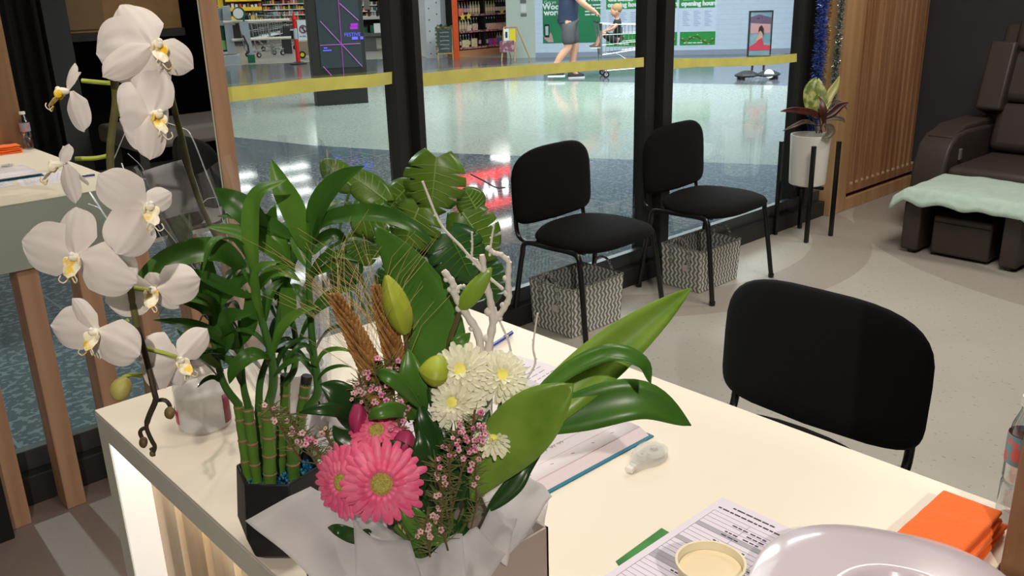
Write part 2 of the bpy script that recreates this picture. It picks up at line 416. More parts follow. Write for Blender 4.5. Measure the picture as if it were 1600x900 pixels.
# slatted timber wall, jamb
struct(MB().box((5.49, 2.86, 0), (5.70, 3.06, 2.75)).build('trim_7', M_jamb, smooth=False, bevel=.003))
mb = MB(); mb.box((5.70, 2.93, 0), (6.73, 3.06, 2.75))
struct(mb.build('wall_right_backing', wood_mat('slat backing', (130, 92, 62), (112, 78, 52), 3), smooth=False))
n = 13; w0 = (6.73-5.715)/n
mb = MB()
for i in range(n):
    x = 5.715 + i*w0; mb.box((x, 2.872, .17), (x+w0*.62, 2.93, 2.75))
mb.box((5.70, 2.868, .115), (6.73, 2.93, .17))
struct(mb.build('wall_right_slats', M_slat, smooth=False, bevel=.003))
struct(MB().box((5.70, 2.862, 0), (6.73, 2.93, .085)).build('baseboard_right', M_jamb, smooth=False, bevel=.003))
mb = MB()
for i in range(n): x = 5.715 + (i+.81)*w0; mb.box((x-.013, 2.866, .172), (x+.013, 2.90, .186))
struct(mb.build('trim_8', mat('slat end pale', (225, 196, 160), .6), smooth=False))
struct(MB().box((6.73, -3.2, 0), (6.9, 3.06, 2.75)).build('wall_right', M_dwall, smooth=False))
struct(MB().box((6.73, 3.06, 0), (6.9, 3.3, 4)).build('wall_end', M_dwall, smooth=False))
struct(MB().box((-2.5, 3.0, 2.75), (6.9, 3.12, 4.0)).build('wall_bulkhead', mat('bulkhead white', (225, 228, 226), .7), smooth=False))

# behind the camera: dark room seen in the mirror
struct(MB().box((-2.5, -3.2, 0), (6.9, -3.1, 2.75)).build('wall_back', mat('black paint', (14, 14, 15), .8), smooth=False))
struct(MB().box((-2.6, -3.2, 0), (-2.5, 3.0, 2.75)).build('wall_left', mat('dark paint', (60, 56, 52), .8), smooth=False))
M_curt = mat('black curtain', (17, 16, 16), .85)
def curtain(x0, x1, y, label):
    def fn(u, v):
        x = x0+(x1-x0)*u; return V((x, y+.045*math.sin(u*(x1-x0)*34)+.02*math.sin(u*(x1-x0)*79), .02+v*2.7))
    return tag(MB().grid(fn, int((x1-x0)*70), 2).build('curtain', M_curt, solid=.004, angle=0), label, 'curtain')
curtain(.9, 1.9, -1.25, 'black pleated curtain reflected in the left half of the mirror')
o = MB().box((1.92, -1.3, 0), (2.08, -1.2, 2.74)).build('charcoal_pillar', mat('pillar grey', (58, 60, 62), .7), smooth=False, bevel=.004)
tag(o, 'charcoal pillar between black curtain and brown recess, reflected in the mirror', 'pillar')
t = thing('wall_cabinet', 'brown wall cabinet in a dark recess, reflected beside the top orchid blossom', 'cabinet', (2.6, -1.7, 1.2))
MB().box((2.1, -1.95, 1.28), (3.1, -1.75, 2.2)).build('body', mat('brown veneer', (176, 134, 84), .5, var=.1), t, smooth=False)
MB().box((2.22, -1.75, 1.30), (2.50, -1.73, 1.56)).build('door', mat('bronze veneer', (148, 118, 76), .4), t, smooth=False, bevel=.004)
MB().box((2.1, -1.75, 1.22), (3.1, -1.70, 1.28)).build('shelf_board', M_dwall, t, smooth=False)
curtain(3.26, 4.6, -1.2, 'black curtain behind the grey covered bed, in the mirror')
t = thing('massage_bed', 'massage bed under a grey sheet, reflected behind the orchid stem', 'bed', (2.5, -.95, 0))
MB().box((2.12, -1.15, .55), (3.2, -.5, .68)).build('mattress', mat('grey sheet', (118, 110, 108), .9, bump=.3, bscale=20), t, bevel=.03)
for x in (2.2, 3.1):
    for y in (-1.08, -.57): MB().box((x-.03, y-.03, 0), (x+.03, y+.03, .55)).build('leg', M_black, t, smooth=False)

# right-end timber post beside the desk
tag(MB().box((1.155, .13, 0), (1.29, .312, 2.75)).build('timber_post', wood_mat('post timber dark', (150, 112, 80), (128, 92, 64), 3), smooth=False, bevel=.003),
    'thick timber post at the near right end of the white desk', 'post')

# ================================================================== reception desk
HD = .785
X0, X1, Y0, Y1 = .446, 1.317, .315, 1.713
t = thing('reception_desk', 'long cream reception desk with lit recess and timber slats', 'desk', ((X0+X1)/2, (Y0+Y1)/2, 0))
YN = .10; TOP = [(X0, YN), (1.142, YN), (1.142, Y0), (X1, Y0), (X1, Y1), (X0, Y1)]
MB().prism(TOP, HD-.006, HD).build('worktop', M_desk, t, smooth=False, bevel=.001)
fr = MB(); T = .052
fr.prism(TOP, HD-T, HD-.0065); fr.box((X0, Y1-T, 0), (X1, Y1, HD-T)); fr.box((X0, YN, 0), (1.142, YN+T, HD-T)); fr.box((X1-T, Y0+.01, 0), (X1, Y1-T, HD-T))
fr.build('frame', M_fascia, t, smooth=False)
rv = MB(); RX = X0+.062
rv.box((X0+.002, Y1-T-.004, 0), (RX, Y1-T, HD-T)); rv.build('light_panel', mat('lit diffuser', (255, 252, 248), .5, emit=.42), t, smooth=False)
MB().box((RX, YN+T, 0), (RX+.02, Y1-T, HD-T)).build('back_panel', M_slatpale, t, smooth=False)
sl = MB(); k = 0; y = Y1-T-.10
while y > YN+T+.05:
    w = (.05, .03, .062, .04, .055)[k % 5]; sl.box((RX-.016-(k % 2)*.008, y-w, 0), (RX, y, HD-T-.03)); y -= w+.008; k += 1
sl.build('slat_panel', M_slatpale, t, smooth=False, bevel=.002)
MB().box((X0+.006, YN+T+.02, HD-T-.008), (X0+.016, Y1-T-.02, HD-T-.001)).build('light_strip', mat('led strip', (255, 248, 230), .5, emit=11), t, smooth=False)
# ================================================================== chairs
M_fab = mat('black fabric', (15, 15, 16), .92, bump=.25, bscale=400, sheen=.02, spec=.2)
M_tube = mat('black tube', (22, 22, 23), .28, spec=.6)
def superell(a, b, n=28, e=3.0):
    return [(a*math.copysign(abs(math.cos(2*PI*k/n))**(2/e), math.cos(2*PI*k/n)), b*math.copysign(abs(math.sin(2*PI*k/n))**(2/e), math.sin(2*PI*k/n))) for k in range(n)]
def pad(mb, fn, a, b, th, e=3.0, n=40, back=.5):
    "rounded upholstery slab: fn(x, y, h) places it"
    prof = [(0, th/2), (.55, th/2*.98), (.82, th/2*.85), (.95, th/2*.5), (1, 0), (.96, -th/2*back), (.85, -th/2*back*1.6), (.5, -th/2), (0, -th/2)]
    o = superell(1, 1, n, e); rings = []
    for r, h in prof:
        if r == 0: rings.append([mb.bm.verts.new(fn(0, 0, h))])
        else: rings.append([mb.bm.verts.new(fn(x*a*r if r < .9 else x*(a-(1-r)*min(a, b)), y*b*r if r < .9 else y*(b-(1-r)*min(a, b)), h)) for x, y in o])
    for i in range(len(rings)-1):
        A, B_ = rings[i], rings[i+1]
        for k in range(n):
            k2 = (k+1) % n
            if len(A) == 1: mb.bm.faces.new((A[0], B_[k2], B_[k]))
            elif len(B_) == 1: mb.bm.faces.new((A[k], A[k2], B_[0]))
            else: mb.bm.faces.new((A[k], A[k2], B_[k2], B_[k]))
    return mb
def make_chair(label):
    t = thing('visitor_chair', label, 'chair', (0, 0, 0), group='black visitor chairs')
    pad(MB(), lambda x, y, h: V((x, y-.035, .466+h-.018*(x/.24)**2-.014*max(0, -y/.2)**2)), .284, .228, .06, 2.7).build('seat', M_fab, t, angle=0)
    def bk(x, y, h):
        z = .662+y; return V((x, .222+h+.05*(y+.17)-.03*(1-(x/.28)**2)*1.0+.0, z))
    # back pad: wide at the middle, flat bottom edge
    mb = MB(); n = 40; out = []
    W, Hh = .275, .176
    for k in range(n):
        a = 2*PI*k/n; c, s = math.cos(a), math.sin(a)
        e = 3.0 if s > 0 else 7
        x = W*math.copysign(abs(c)**(2/e), c); y = Hh*math.copysign(abs(s)**(2/e), s)
        x *= 1 + .0*s
        out.append((x, y))
    rings = []
    for r, h in [(0, .024), (.6, .024), (.88, .02), (.97, .012), (1, 0), (.97, -.012), (.88, -.02), (.6, -.024), (0, -.024)]:
        rings.append([mb.bm.verts.new(bk(0, 0, h))] if r == 0 else [mb.bm.verts.new(bk(x*r, y*r, h)) for x, y in out])
    for i in range(len(rings)-1):
        A, B_ = rings[i], rings[i+1]
        for k in range(n):
            k2 = (k+1) % n
            if len(A) == 1: mb.bm.faces.new((A[0], B_[k2], B_[k]))
            elif len(B_) == 1: mb.bm.faces.new((A[k], A[k2], B_[0]))
            else: mb.bm.faces.new((A[k], A[k2], B_[k2], B_[k]))
    mb.build('backrest', M_fab, t, angle=0)
    for s in (-1, 1):
        x = s*.272; xf = s*.292
        top = .428
        for q in (-1, 1):
            MB().tube(spline([(xf, q*.225, .012), (x+s*.004, q*.185, .30), (x, q*.172, top-.06)], 8), .0125, 10).build('leg', M_tube, t, angle=60)
            MB().lathe((xf, q*.225, 0), [(0, 0), (.015, 0), (.016, .02), (0, .02)], 12).build('foot_cap', M_tube, t)
        MB().tube(spline([(x, -.172, top-.062), (x, -.165, top-.02), (x, -.13, top), (x, 0, top), (x, .13, top), (x, .165, top-.02), (x, .172, top-.062)], 24), .0125, 10).build('side_rail', M_tube, t, angle=60)
        MB().tube(spline([(s*.238, .06, .42), (s*.238, .16, .415), (s*.238, .225, .432), (s*.238, .243, .50), (s*.234, .243, .58), (s*.225, .247, .70)], 20), .012, 10, flat=.7).build('back_tube', M_tube, t, angle=60)
        MB().tube([(s*.238, -.17, .428), (s*.238, .1, .425)], .011, 8).build('seat_rail', M_tube, t)
    MB().tube([(-.27, -.1, .43), (.27, -.1, .43)], .010, 8).build('cross_bar', M_tube, t)
    MB().tube([(-.27, .1, .43), (.27, .1, .43)], .010, 8).build('cross_bar', M_tube, t)
    return t
ch = make_chair('black fabric visitor chair by the window, nearer to the monstera')
ch.location = (2.955, 2.715, 0); ch.rotation_euler = (0, 0, math.radians(3))
copy_tree(ch, (3.81, 2.655, 0), math.radians(3), 'black fabric visitor chair by the window, nearer to the white plant pot')
copy_tree(ch, (1.68, .985, 0), math.radians(-90), 'black fabric visitor chair close behind the cream desk, facing the desk')

# ================================================================== woven baskets
def weave_mat():
    mt = mat('woven strap', (200, 200, 195), .55); N, L, B = nodes(mt)
    tc = N.new('ShaderNodeTexCoord'); sp = N.new('ShaderNodeSeparateXYZ'); L.new(tc.outputs['UV'], sp.inputs[0])
    u = math_node(N, L, 'MULTIPLY', sp.outputs[0], 1.0); v = sp.outputs[1]
    # chevrons: zig-zag of the row height
    zz = math_node(N, L, 'PINGPONG', v, .5)
    s = math_node(N, L, 'ADD', u, math_node(N, L, 'MULTIPLY', zz, 1.0))
    st = math_node(N, L, 'FRACT', s)
    f = math_node(N, L, 'GREATER_THAN', st, .46)
    edge = math_node(N, L, 'LESS_THAN', math_node(N, L, 'FRACT', math_node(N, L, 'MULTIPLY', v, 2.0)), .12)
    col = mixc(N, L, f, lin((232, 232, 226)), lin((128, 128, 122)))
    col = mixc(N, L, math_node(N, L, 'MULTIPLY', edge, .45), col, lin((70, 70, 68)))
    L.new(col, B.inputs['Base Color'])
    bp = N.new('ShaderNodeBump'); bp.inputs['Strength'].default_value = .3; L.new(st, bp.inputs['Height']); L.new(bp.outputs[0], B.inputs['Normal'])
    return mt
M_weave = weave_mat()
M_rope = mat('grey rope', (190, 188, 182), .8, rgb2=(90, 90, 88), scale=150, thresh=(.45, .55))
def basket(c, rz, w, d, h, label):
    t = thing('woven_basket', label, 'basket', (*c, 0), rz, group='woven baskets under the chairs')
    T = WM[t.name]
    def wall(fl, inn):
        mb = MB(); mb.uv = mb.bm.loops.layers.uv.new('UVMap')
        o = .008 if inn else 0
        def P(q, z):
            k = 1 - (.06*(1-z/h)); W, D = (w/2-o)*k, (d/2-o)*k
            c4 = [(-W, -D), (W, -D), (W, D), (-W, D)]; seg = int(q) % 4; f = q-int(q)
            a, b_ = V((*c4[seg], z)), V((*c4[(seg+1) % 4], z)); return a.lerp(b_, f)
        nu = 4
        for s in range(4):
            ln = w if s % 2 == 0 else d
            vs = [mb.bm.verts.new(T @ P(s+a, z)) for a, z in ((0, .004), (.9999, .004), (.9999, h), (0, h))]
            f = mb.bm.faces.new(vs); off = (0, w, w+d, 2*w+d)[s]
            for l, (a, z) in zip(f.loops, ((0, 0), (1, 0), (1, h), (0, h))): l[mb.uv].uv = ((off+a*ln)/.026, z/.040)
        return mb
    mb = wall(0, False)
    mb.bm.faces.new([mb.bm.verts.new(T @ V((x*w*.47, y*d*.47, .004))) for x, y in ((-1, -1), (1, -1), (1, 1), (-1, 1))])
    bmesh.ops.remove_doubles(mb.bm, verts=mb.bm.verts, dist=.0015)
    me_ = mb.build('body', M_weave, t, smooth=False, solid=.007)
    rim = MB(); rim.tube([T @ V((x*w/2, y*d/2, h)) for x, y in ((-1, -1), (1, -1), (1, 1), (-1, 1), (-1, -1.001))], .006, 8)
    rim.build('rim', M_rope, t)
    for s in (-1, 1):
        hd = MB().tube([T @ p for p in spline([(s*(w/2+.006), -.055, h-.10), (s*(w/2+.012), -.06, h-.02), (s*(w/2+.010), -.03, h+.045), (s*(w/2+.010), .03, h+.045), (s*(w/2+.012), .06, h-.02), (s*(w/2+.006), .055, h-.10)], 20)], .006, 8)
        hd.build('handle', M_rope, t)
    MB().cbox((-w/2-.009, -.035, h*.55), (.002, .035, .035), T).build('tag', mat('paper tag', (205, 195, 190), .7), t, smooth=False)
basket((2.90, 2.745), math.radians(0), .35, .27, .235, 'grey and white woven basket under the chair nearer to the monstera')
basket((3.80, 2.685), math.radians(0), .35, .25, .225, 'grey and white woven basket under the chair nearer to the plant pot')

# ================================================================== plant stand with white pot
SX, SY = 4.965, 2.75
t = thing('plant_stand', 'black metal plant stand by the slatted wall, holding a white pot', 'plant stand', (SX, SY, 0), math.radians(-8))
T = WM[t.name]; q = .118
for x, y in ((-1, -1), (1, -1), (1, 1), (-1, 1)):
    MB().cbox((x*q, y*q, .295), (.022, .022, .59), T).build('leg', M_tube, t, smooth=False, bevel=.002)
MB().cbox((0, 0, .318), (2*q, .02, .018), T).cbox((0, 0, .318), (.02, 2*q, .0179), T).build('cross_bar', M_tube, t, smooth=False)
t = thing('potted_rubber_plant', 'variegated rubber plant with dark red leaves in a white cylinder pot', 'potted plant', (SX, SY, .328))
MB().lathe((SX, SY, .328), [(0, 0), (.098, 0), (.108, .008), (.118, .30), (.118, .305), (.108, .305), (.105, .27), (0, .27)], 40).build('pot', mat('white ceramic', (238, 233, 224), .35, spec=.5), t)
MB().lathe((SX, SY, .596), [(0, .012), (.104, .003)], 24).build('soil', mat('soil', (60, 48, 38), .95, bump=.6, bscale=120), t)
M_rub = mat('rubber leaf green', (112, 128, 62), .3, rgb2=(196, 200, 130), scale=25, thresh=(.42, .6))
M_rubr = mat('rubber leaf red', (92, 44, 36), .32, rgb2=(60, 30, 28), scale=14)
M_rubg = mat('rubber leaf grey', (110, 104, 84), .35, rgb2=(70, 44, 38), scale=12)
D0 = (V((SX, SY, .7))-EYEP).dot(fw)
def rl(P, wpx, m, nrm=None):
    p = [at(a, b, D0+c) for a, b, c in P]
    leaf(MB(), p, wpx/F_PX*D0, nrm, fold=.12, peak=.45).build('leaf', m, t, angle=0, solid=.0015)
for P, w, m in ((((1278, 186, 0), (1268, 165, -.03), (1266, 140, -.05), (1276, 120, -.05)), 24, M_rub), (((1283, 180, 0), (1284, 160, 0), (1281, 140, 0), (1279, 122, 0)), 20, M_rub),
                (((1290, 175, 0), (1296, 150, .03), (1305, 135, .05), (1312, 118, .05)), 14, mat('rubber leaf pale', (170, 166, 96), .35)), (((1284, 183, 0), (1268, 176, -.04), (1240, 172, -.08), (1219, 174, -.1)), 11, M_rubr),
                (((1284, 186, 0), (1300, 176, .0), (1312, 166, .0), (1326, 160, 0)), 14, M_rubr), (((1287, 194, 0), (1286, 176, -.02), (1283, 163, -.02), (1277, 148, 0)), 13, M_rubr),
                (((1286, 190, 0), (1300, 184, .0), (1315, 186, .0), (1320, 192, 0)), 8, M_rubg), (((1288, 195, 0), (1296, 200, -.05), (1294, 210, -.09), (1284, 216, -.1)), 16, M_rubg),
                (((1276, 195, 0), (1258, 190, -.05), (1242, 196, -.08), (1222, 205, -.1)), 7, M_rubg), (((1286, 182, 0), (1300, 160, .02), (1316, 162, .05), (1324, 172, .06)), 6, M_rubg)):
    rl(P, w, m)
for P in (((1276, 208, 0), (1272, 190, 0), (1268, 172, 0)), ((1284, 208, 0), (1281, 190, 0), (1279, 165, 0)), ((1291, 208, 0), (1290, 192, 0), (1293, 172, 0)), ((1280, 208, .0), (1286, 190, .0), (1285, 178, 0))):
    MB().tube(spline([at(a, b, D0+c) for a, b, c in P], 8), .005, 6).build('stem', mat('dark stem', (62, 48, 38), .6), t)

# ================================================================== tinsel garlands beside the window frame
def tinsel(name, x, y, z0, z1, r, m, label, n, lean=0):
    mb = MB(); rnd = random.Random(int(x*1000))
    for i in range(n):
        z = rnd.uniform(z0, z1); a = rnd.uniform(0, 2*PI); rr = r*rnd.uniform(.7, 1.1)
        d = V((math.cos(a), math.sin(a), rnd.uniform(-.5, .5))).normalized(); s = d.cross(V((rnd.uniform(-1, 1), rnd.uniform(-1, 1), rnd.uniform(-1, 1)))).normalized()*rnd.uniform(.0025, .004)
        c = V((x+lean*(z-z0), y, z)); mb.face([c-s, c+d*rr-s*.4, c+d*rr+s*.4, c+s])
    mb.tube([(x, y, z0), (x+lean*(z1-z0), y, z1)], .006, 6)
    o = mb.build('tinsel_garland', m, smooth=False); return tag(o, label, 'tinsel', 'tinsel garlands by the timber jamb')
tinsel('t', 5.20, 2.868, .55, 1.75, .045, mat('blue foil', (64, 98, 190), .22, metal=.6, rgb2=(150, 175, 235), scale=90, thresh=(.45, .6)), 'blue tinsel garland hanging beside the window frame', 2600)
tinsel('t', 5.39, 2.945, .85, 1.75, .034, mat('gold foil', (170, 130, 50), .22, metal=.7, rgb2=(230, 200, 120), scale=90, thresh=(.45, .6)), 'gold tinsel garland between the blue and the silver one', 1800, .02)
tinsel('t', 5.44, 2.878, .72, 1.75, .028, mat('silver foil', (130, 142, 138), .2, metal=.8, rgb2=(225, 235, 232), scale=90, thresh=(.45, .6)), 'silver tinsel garland against the timber jamb', 2000)

# ================================================================== yellow tape across the glass
M_tape = mat('yellow tape', (244, 236, 150), .45, var=.05, scale=12, translucent=.45)
def tape(pairs, label):
    "pairs: (px, top y, bottom y) on the plane just in front of the glass"
    Y = 2.942; mb = MB(); a = [(py_(x, t0, Y), py_(x, b0, Y)) for x, t0, b0 in pairs]
    for i in range(len(a)-1):
        mb.extr([a[i][0], a[i][1], a[i+1][1], a[i+1][0]], (0, .0006, 0))
    o = mb.build('barrier_tape', M_tape, smooth=False, merge=1e-5); tag(o, label, 'tape', 'yellow tape across the window')
tape([(346, 137, 161), (420, 130.5, 152), (480, 123, 144.5), (540, 119, 139), (580, 116, 136.5), (612.5, 112, 131)], 'yellow tape across the window left of the monstera, next to the tall post')
tape([(648, 116, 136.5), (720, 108, 130), (800, 103, 121.5), (880, 98, 114), (950, 94, 108.5), (1006, 89.5, 104.5)], 'yellow tape across the middle window pane above the chairs')
tape([(1036, 91.5, 109), (1090, 91.5, 104.5), (1150, 91, 103.5), (1200, 88.5, 101.5), (1245, 83.5, 96.5)], 'yellow tape across the right window pane in front of the poster stand')

# ================================================================== massage recliner with footstool
M_lea = mat('brown leather', (70, 60, 56), .42, bump=.12, bscale=220, spec=.4)
def cushion(name, lo, hi, bev, parent, M=None, m=None):
    o = MB().box(lo, hi, M).build(name, m or M_lea, parent, angle=50)
    md = o.modifiers.new('b', 'BEVEL'); md.width = bev; md.segments = 4; return o
t = thing('footstool', 'dark brown footstool with open front under the mint towel', 'footstool', (5.25, 1.88, 0))
cushion('side_panel', (5.03, 2.065, .02), (5.50, 2.165, .30), .012, t); cushion('side_panel', (5.03, 1.53, .02), (5.50, 1.625, .30), .012, t)
cushion('top_pad', (5.03, 1.53, .30), (5.50, 2.165, .365), .02, t)
cushion('foot_box', (5.07, 1.69, .015), (5.46, 2.01, .235), .015, t); MB().box((5.062, 1.70, .195), (5.068, 2.0, .20)).build('seam', M_black, t, smooth=False)
MB().box((5.44, 1.62, .02), (5.49, 2.07, .30)).build('back_board', M_black, t, smooth=False)
for x in (5.07, 5.45):
    for y in (2.11, 1.58): MB().lathe((x, y, 0), [(0, 0), (.022, 0), (.026, .022), (0, .022)], 14).build('foot', M_black, t)
# towel draped over the stool
def tw(u, v):
    x = 4.985+(5.53-4.985)*v; y = 2.235-(2.235-1.44)*u
    z = .375 + .007*noise.noise(V((x*9, y*9, 0))) + .012*noise.noise(V((x*3, y*4, 5)))
    e = max(0, 5.035-x); z -= e*1.35 + (.022*noise.noise(V((y*9, 0, 3))))*min(1, e*30)
    s = max(0, y-2.16, 1.53-y); z -= s*.75; x -= .012*noise.noise(V((y*11, 4, 3)))*(e > 0)
    return V((x, y, z))
M_towel = mat('mint towel', (196, 218, 204), .95, bump=.7, bscale=260, sheen=.4, var=.05, scale=30)
o = MB().grid(tw, 60, 34).build('towel', M_towel, solid=.012, angle=0); tag(o, 'mint green towel draped over the brown footstool', 'towel')
t = thing('massage_recliner', 'dark brown leather recliner against the charcoal wall', 'armchair', (6.1, 1.85, 0))
YL, YR = 2.375, 1.30
for y0, y1 in ((YL-.20, YL), (YR, YR+.20)):
    pf = [(5.56, .06), (5.54, .20), (5.56, .42), (5.61, .53), (5.70, .59), (5.82, .605), (6.05, .60), (6.35, .585), (6.35, .06)]
    o = MB().extr([(x, y0, z) for x, z in pf], (0, y1-y0, 0)).build('armrest', M_lea, t, angle=60); md = o.modifiers.new('b', 'BEVEL'); md.width = .02; md.segments = 4
    ar = MB().extr([(x, y0+.015, z) for x, z in ((5.66, .575), (5.84, .635), (6.28, .635), (6.3, .56), (5.8, .55))], (0, y1-y0-.03, 0)).build('arm_cap', M_lea, t, angle=60)
    md = ar.modifiers.new('b', 'BEVEL'); md.width = .018; md.segments = 4
cushion('base', (5.60, YR+.2, .06), (6.35, YL-.2, .30), .015, t); cushion('seat', (5.56, YR+.205, .29), (6.25, YL-.205, .42), .045, t)
Mb = Matrix.Translation(V((6.16, 0, .42))) @ Matrix.Rotation(math.radians(17), 4, 'Y')
cushion('back_cushion', (-.02, YR+.21, .02), (.16, YL-.21, .33), .05, t, Mb); cushion('back_cushion', (-.02, YR+.21, .335), (.16, YL-.21, .66), .05, t, Mb)
cushion('head_cushion', (-.0, YR+.21, .665), (.15, YL-.21, .88), .04, t, Mb)
cushion('back_frame', (.10, YR+.1, -.1), (.22, YL-.1, .86), .03, t, Mb)
for y0, y1 in ((YL-.26, YL-.10), (YR+.10, YR+.26)): cushion('side_wing', (-.09, y0, .26), (.10, y1, .70), .02, t, Mb)
MB().box((5.74, YL-.212, .43), (5.77, YL-.198, .50)).build('control_lever', mat('lever grey', (120, 118, 116), .4), t, smooth=False, bevel=.004)
for x in (5.65, 6.3):
    for y in (YR+.06, YL-.06): MB().lathe((x, y, 0), [(0, 0), (.03, 0), (.03, .06), (0, .06)], 12).build('foot', M_black, t)
MB().box((5.58, YR+.2, .02), (5.60, YL-.2, .10)).build('base_strip', M_black, t, smooth=False)
# ================================================================== the concourse beyond the glass
nW = V((.766, .643, 0)).normalized(); uW = V((.643, -.766, 0)); PW = V((13.784, 14.239, 0))       # poster wall plane
def pw(x, y, off=0): return plane_at(x, y, PW - nW*off, nW)
def wz(s, z, off=0): return PW + uW*s - nW*off + V((0, 0, z))
M_wall = mat('tiled white wall', (206, 222, 240), .35, spec=.4); N, L, B = nodes(M_wall)
tc = N.new('ShaderNodeTexCoord'); br = N.new('ShaderNodeTexBrick'); br.inputs['Scale'].default_value = 1; br.inputs['Brick Width'].default_value = .3
br.inputs['Row Height'].default_value = .1; br.inputs['Mortar Size'].default_value = .003
mp = N.new('ShaderNodeMapping'); mp.inputs['Rotation'].default_value = (PI/2, 0, 0); L.new(tc.outputs['Object'], mp.inputs[0])
cb = N.new('ShaderNodeCombineXYZ'); s2 = N.new('ShaderNodeSeparateXYZ'); L.new(tc.outputs['Object'], s2.inputs[0])
hh = math_node(N, L, 'SUBTRACT', math_node(N, L, 'MULTIPLY', s2.outputs[0], .643), math_node(N, L, 'MULTIPLY', s2.outputs[1], .766))
L.new(hh, cb.inputs[0]); L.new(s2.outputs[2], cb.inputs[1]); L.new(cb.outputs[0], br.inputs['Vector'])
L.new(mixc(N, L, br.outputs['Fac'], lin((206, 222, 240)), lin((188, 204, 224))), B.inputs['Base Color'])
def wall_seg(s0, s1, z0, z1, off, th, name, m):
    pl = [wz(s0, 0, off), wz(s1, 0, off), wz(s1, 0, off-th), wz(s0, 0, off-th)]
    return struct(MB().prism([(p.x, p.y) for p in pl], z0, z1).build(name, m, smooth=False, origin=(0, 0, 0)))
wall_seg(0, 13, 0, 4.0, 0, .3, 'wall_concourse', M_wall)
wall_seg(-.62, 0, 0, 4.0, .02, .32, 'wall_tiled_end', mat('pale green tile', (192, 202, 192), .35, var=.03, scale=3))
wall_seg(.0, 13, 0, .10, .012, .012, 'baseboard_concourse', mat('grey skirting', (150, 160, 178), .5))
# posters
M_green = mat('poster green', (36, 150, 66), .5); M_dgreen = mat('poster deep green', (30, 128, 84), .5, var=.12, scale=1.2)
M_paper = mat('poster white', (214, 226, 246), .6); M_txt = mat('white ink', (240, 246, 246), .5); M_ink = mat('pale blue ink', (168, 182, 214), .6)
M_red = mat('ribbon red', (190, 60, 44), .5)
def wbox(x0, y0, x1, y1, off, m, parent, name, th=.004):
    "panel on the poster wall between two pixels"
    a = pw(x0, y0, off); b_ = pw(x1, y1, off); s0 = (a-PW).dot(uW); s1 = (b_-PW).dot(uW)
    pl = [wz(s0, 0, off), wz(s1, 0, off), wz(s1, 0, off-th), wz(s0, 0, off-th)]
    return MB().prism([(p.x, p.y) for p in pl], min(a.z, b_.z), max(a.z, b_.z)).build(name, m, parent, smooth=False)
def poster_root(name, x, y, label, cat='poster', group=None):
    p = pw(x, y, .02); return thing(name, label, cat, p, group=group)
t = poster_root('wall_poster', 890, 30, 'large green poster with a hand holding a phone, behind the walking man')
wbox(847, -40, 938, 66, .008, M_dgreen, t, 'sheet')
a = pw(852, 16, .014)
def wtext(s, hpx, x, y, m, parent, al='LEFT', bold=.0):
    p = pw(x, y, .013); text(s, hpx/F_PX*(p-EYEP).dot(fw)*1.35, p, uW, UP, m, parent, align=al, bold=bold, ext=.001)
wtext('Get yo', 5, 850, 6, M_txt, t); wtext('Wool', 9, 848, 15, M_txt, t, bold=.006); wtext('worths', 9, 850, 24, M_txt, t, bold=.006)
wtext('While', 9, 911, 2, M_txt, t, bold=.004)
for i, s in enumerate(((5, 6), (3, 4, 5), (5, 3), (4, 3))): bars(pw(914, 9+i*5, .013), uW, UP, .05, s, M_txt, t)
p1 = pw(855, 58, .02); 
ph = wbox(850.5, 38, 858.5, 58, .02, mat('phone black', (28, 36, 44), .3), t, 'phone', .012); wbox(852, 41, 857, 55, .0215, mat('phone screen', (176, 206, 200), .3), t, 'phone_screen', .002)
hand = MB(); hb = [(848, 52), (851, 58), (857, 59), (860, 50), (863, 56), (865, 66), (857, 66), (851, 61)]
hand.extr([pw(x, y, .012) for x, y in hb], -nW*-.003); hand.build('hand_picture', mat('hand picture', (196, 160, 150), .6), t, smooth=False)
def hours(x0, x1, cut, label):
    t = poster_root('opening_hours_poster', (x0+x1)/2, 40, label, group='opening hours posters on the white wall')
    yb = -.018*(x0-950)
    wbox(x0, -30, x1, 74+yb, .006, M_paper, t, 'sheet')
    wbox(x0, -30, x1, 13.5+yb, .009, M_green, t, 'header'); wbox(x0, 52+yb, x1, 72+yb, .009, M_green, t, 'footer')
    k = (x1-x0)/54
    wtext('Christmas', 7.2*k, x0+2, 2+yb, M_txt, t, bold=.008); wtext('opening hours', 6.9*k, x0+2, 11+yb, M_txt, t, bold=.008)
    for c in range(3):
        mb = MB()
        for r in range(9):
            a_ = pw(x0+4+c*17*k, 20+r*2.8+yb, .009); w_ = .09+.03*((r*7+c) % 3)
            mb.box((0, 0, 0), (w_, .002, .012), Matrix.Translation(a_) @ Matrix(((uW.x, -nW.x, 0, 0), (uW.y, -nW.y, 0, 0), (0, 0, 1, 0), (0, 0, 0, 1))))
        mb.build('timetable', M_ink, t, smooth=False)
    def rb(u): return pw(x0+1+(x1-x0-2)*u, 61+yb+4.5*math.sin(u*9.5+.4)+4*u, .014)
    MB().tube([rb(i/30) for i in range(31)], .016, 6, flat=.3).build('ribbon_picture', M_red, t)
    mb = MB()
    for i in range(9): mb.ell(rb((i+.5)/9)+V((0, 0, .03*(-1)**i)), (.02, .02, .02), nu=6, nv=4)
    mb.build('leaf_picture', mat('picture pale green', (150, 200, 120), .6), t)
    bars(pw(x0+6, 70+yb, .013), uW, UP, .04, (3, 4, 3, 5), M_txt, t)
hours(947.5, 1001, 0, 'green and white opening hours poster right behind the trolley'); hours(1006, 1057.5, 0, 'green and white opening hours poster partly hidden by the wide window frame')
hours(1062.5, 1117, 0, 'rightmost green and white opening hours poster, in full view')

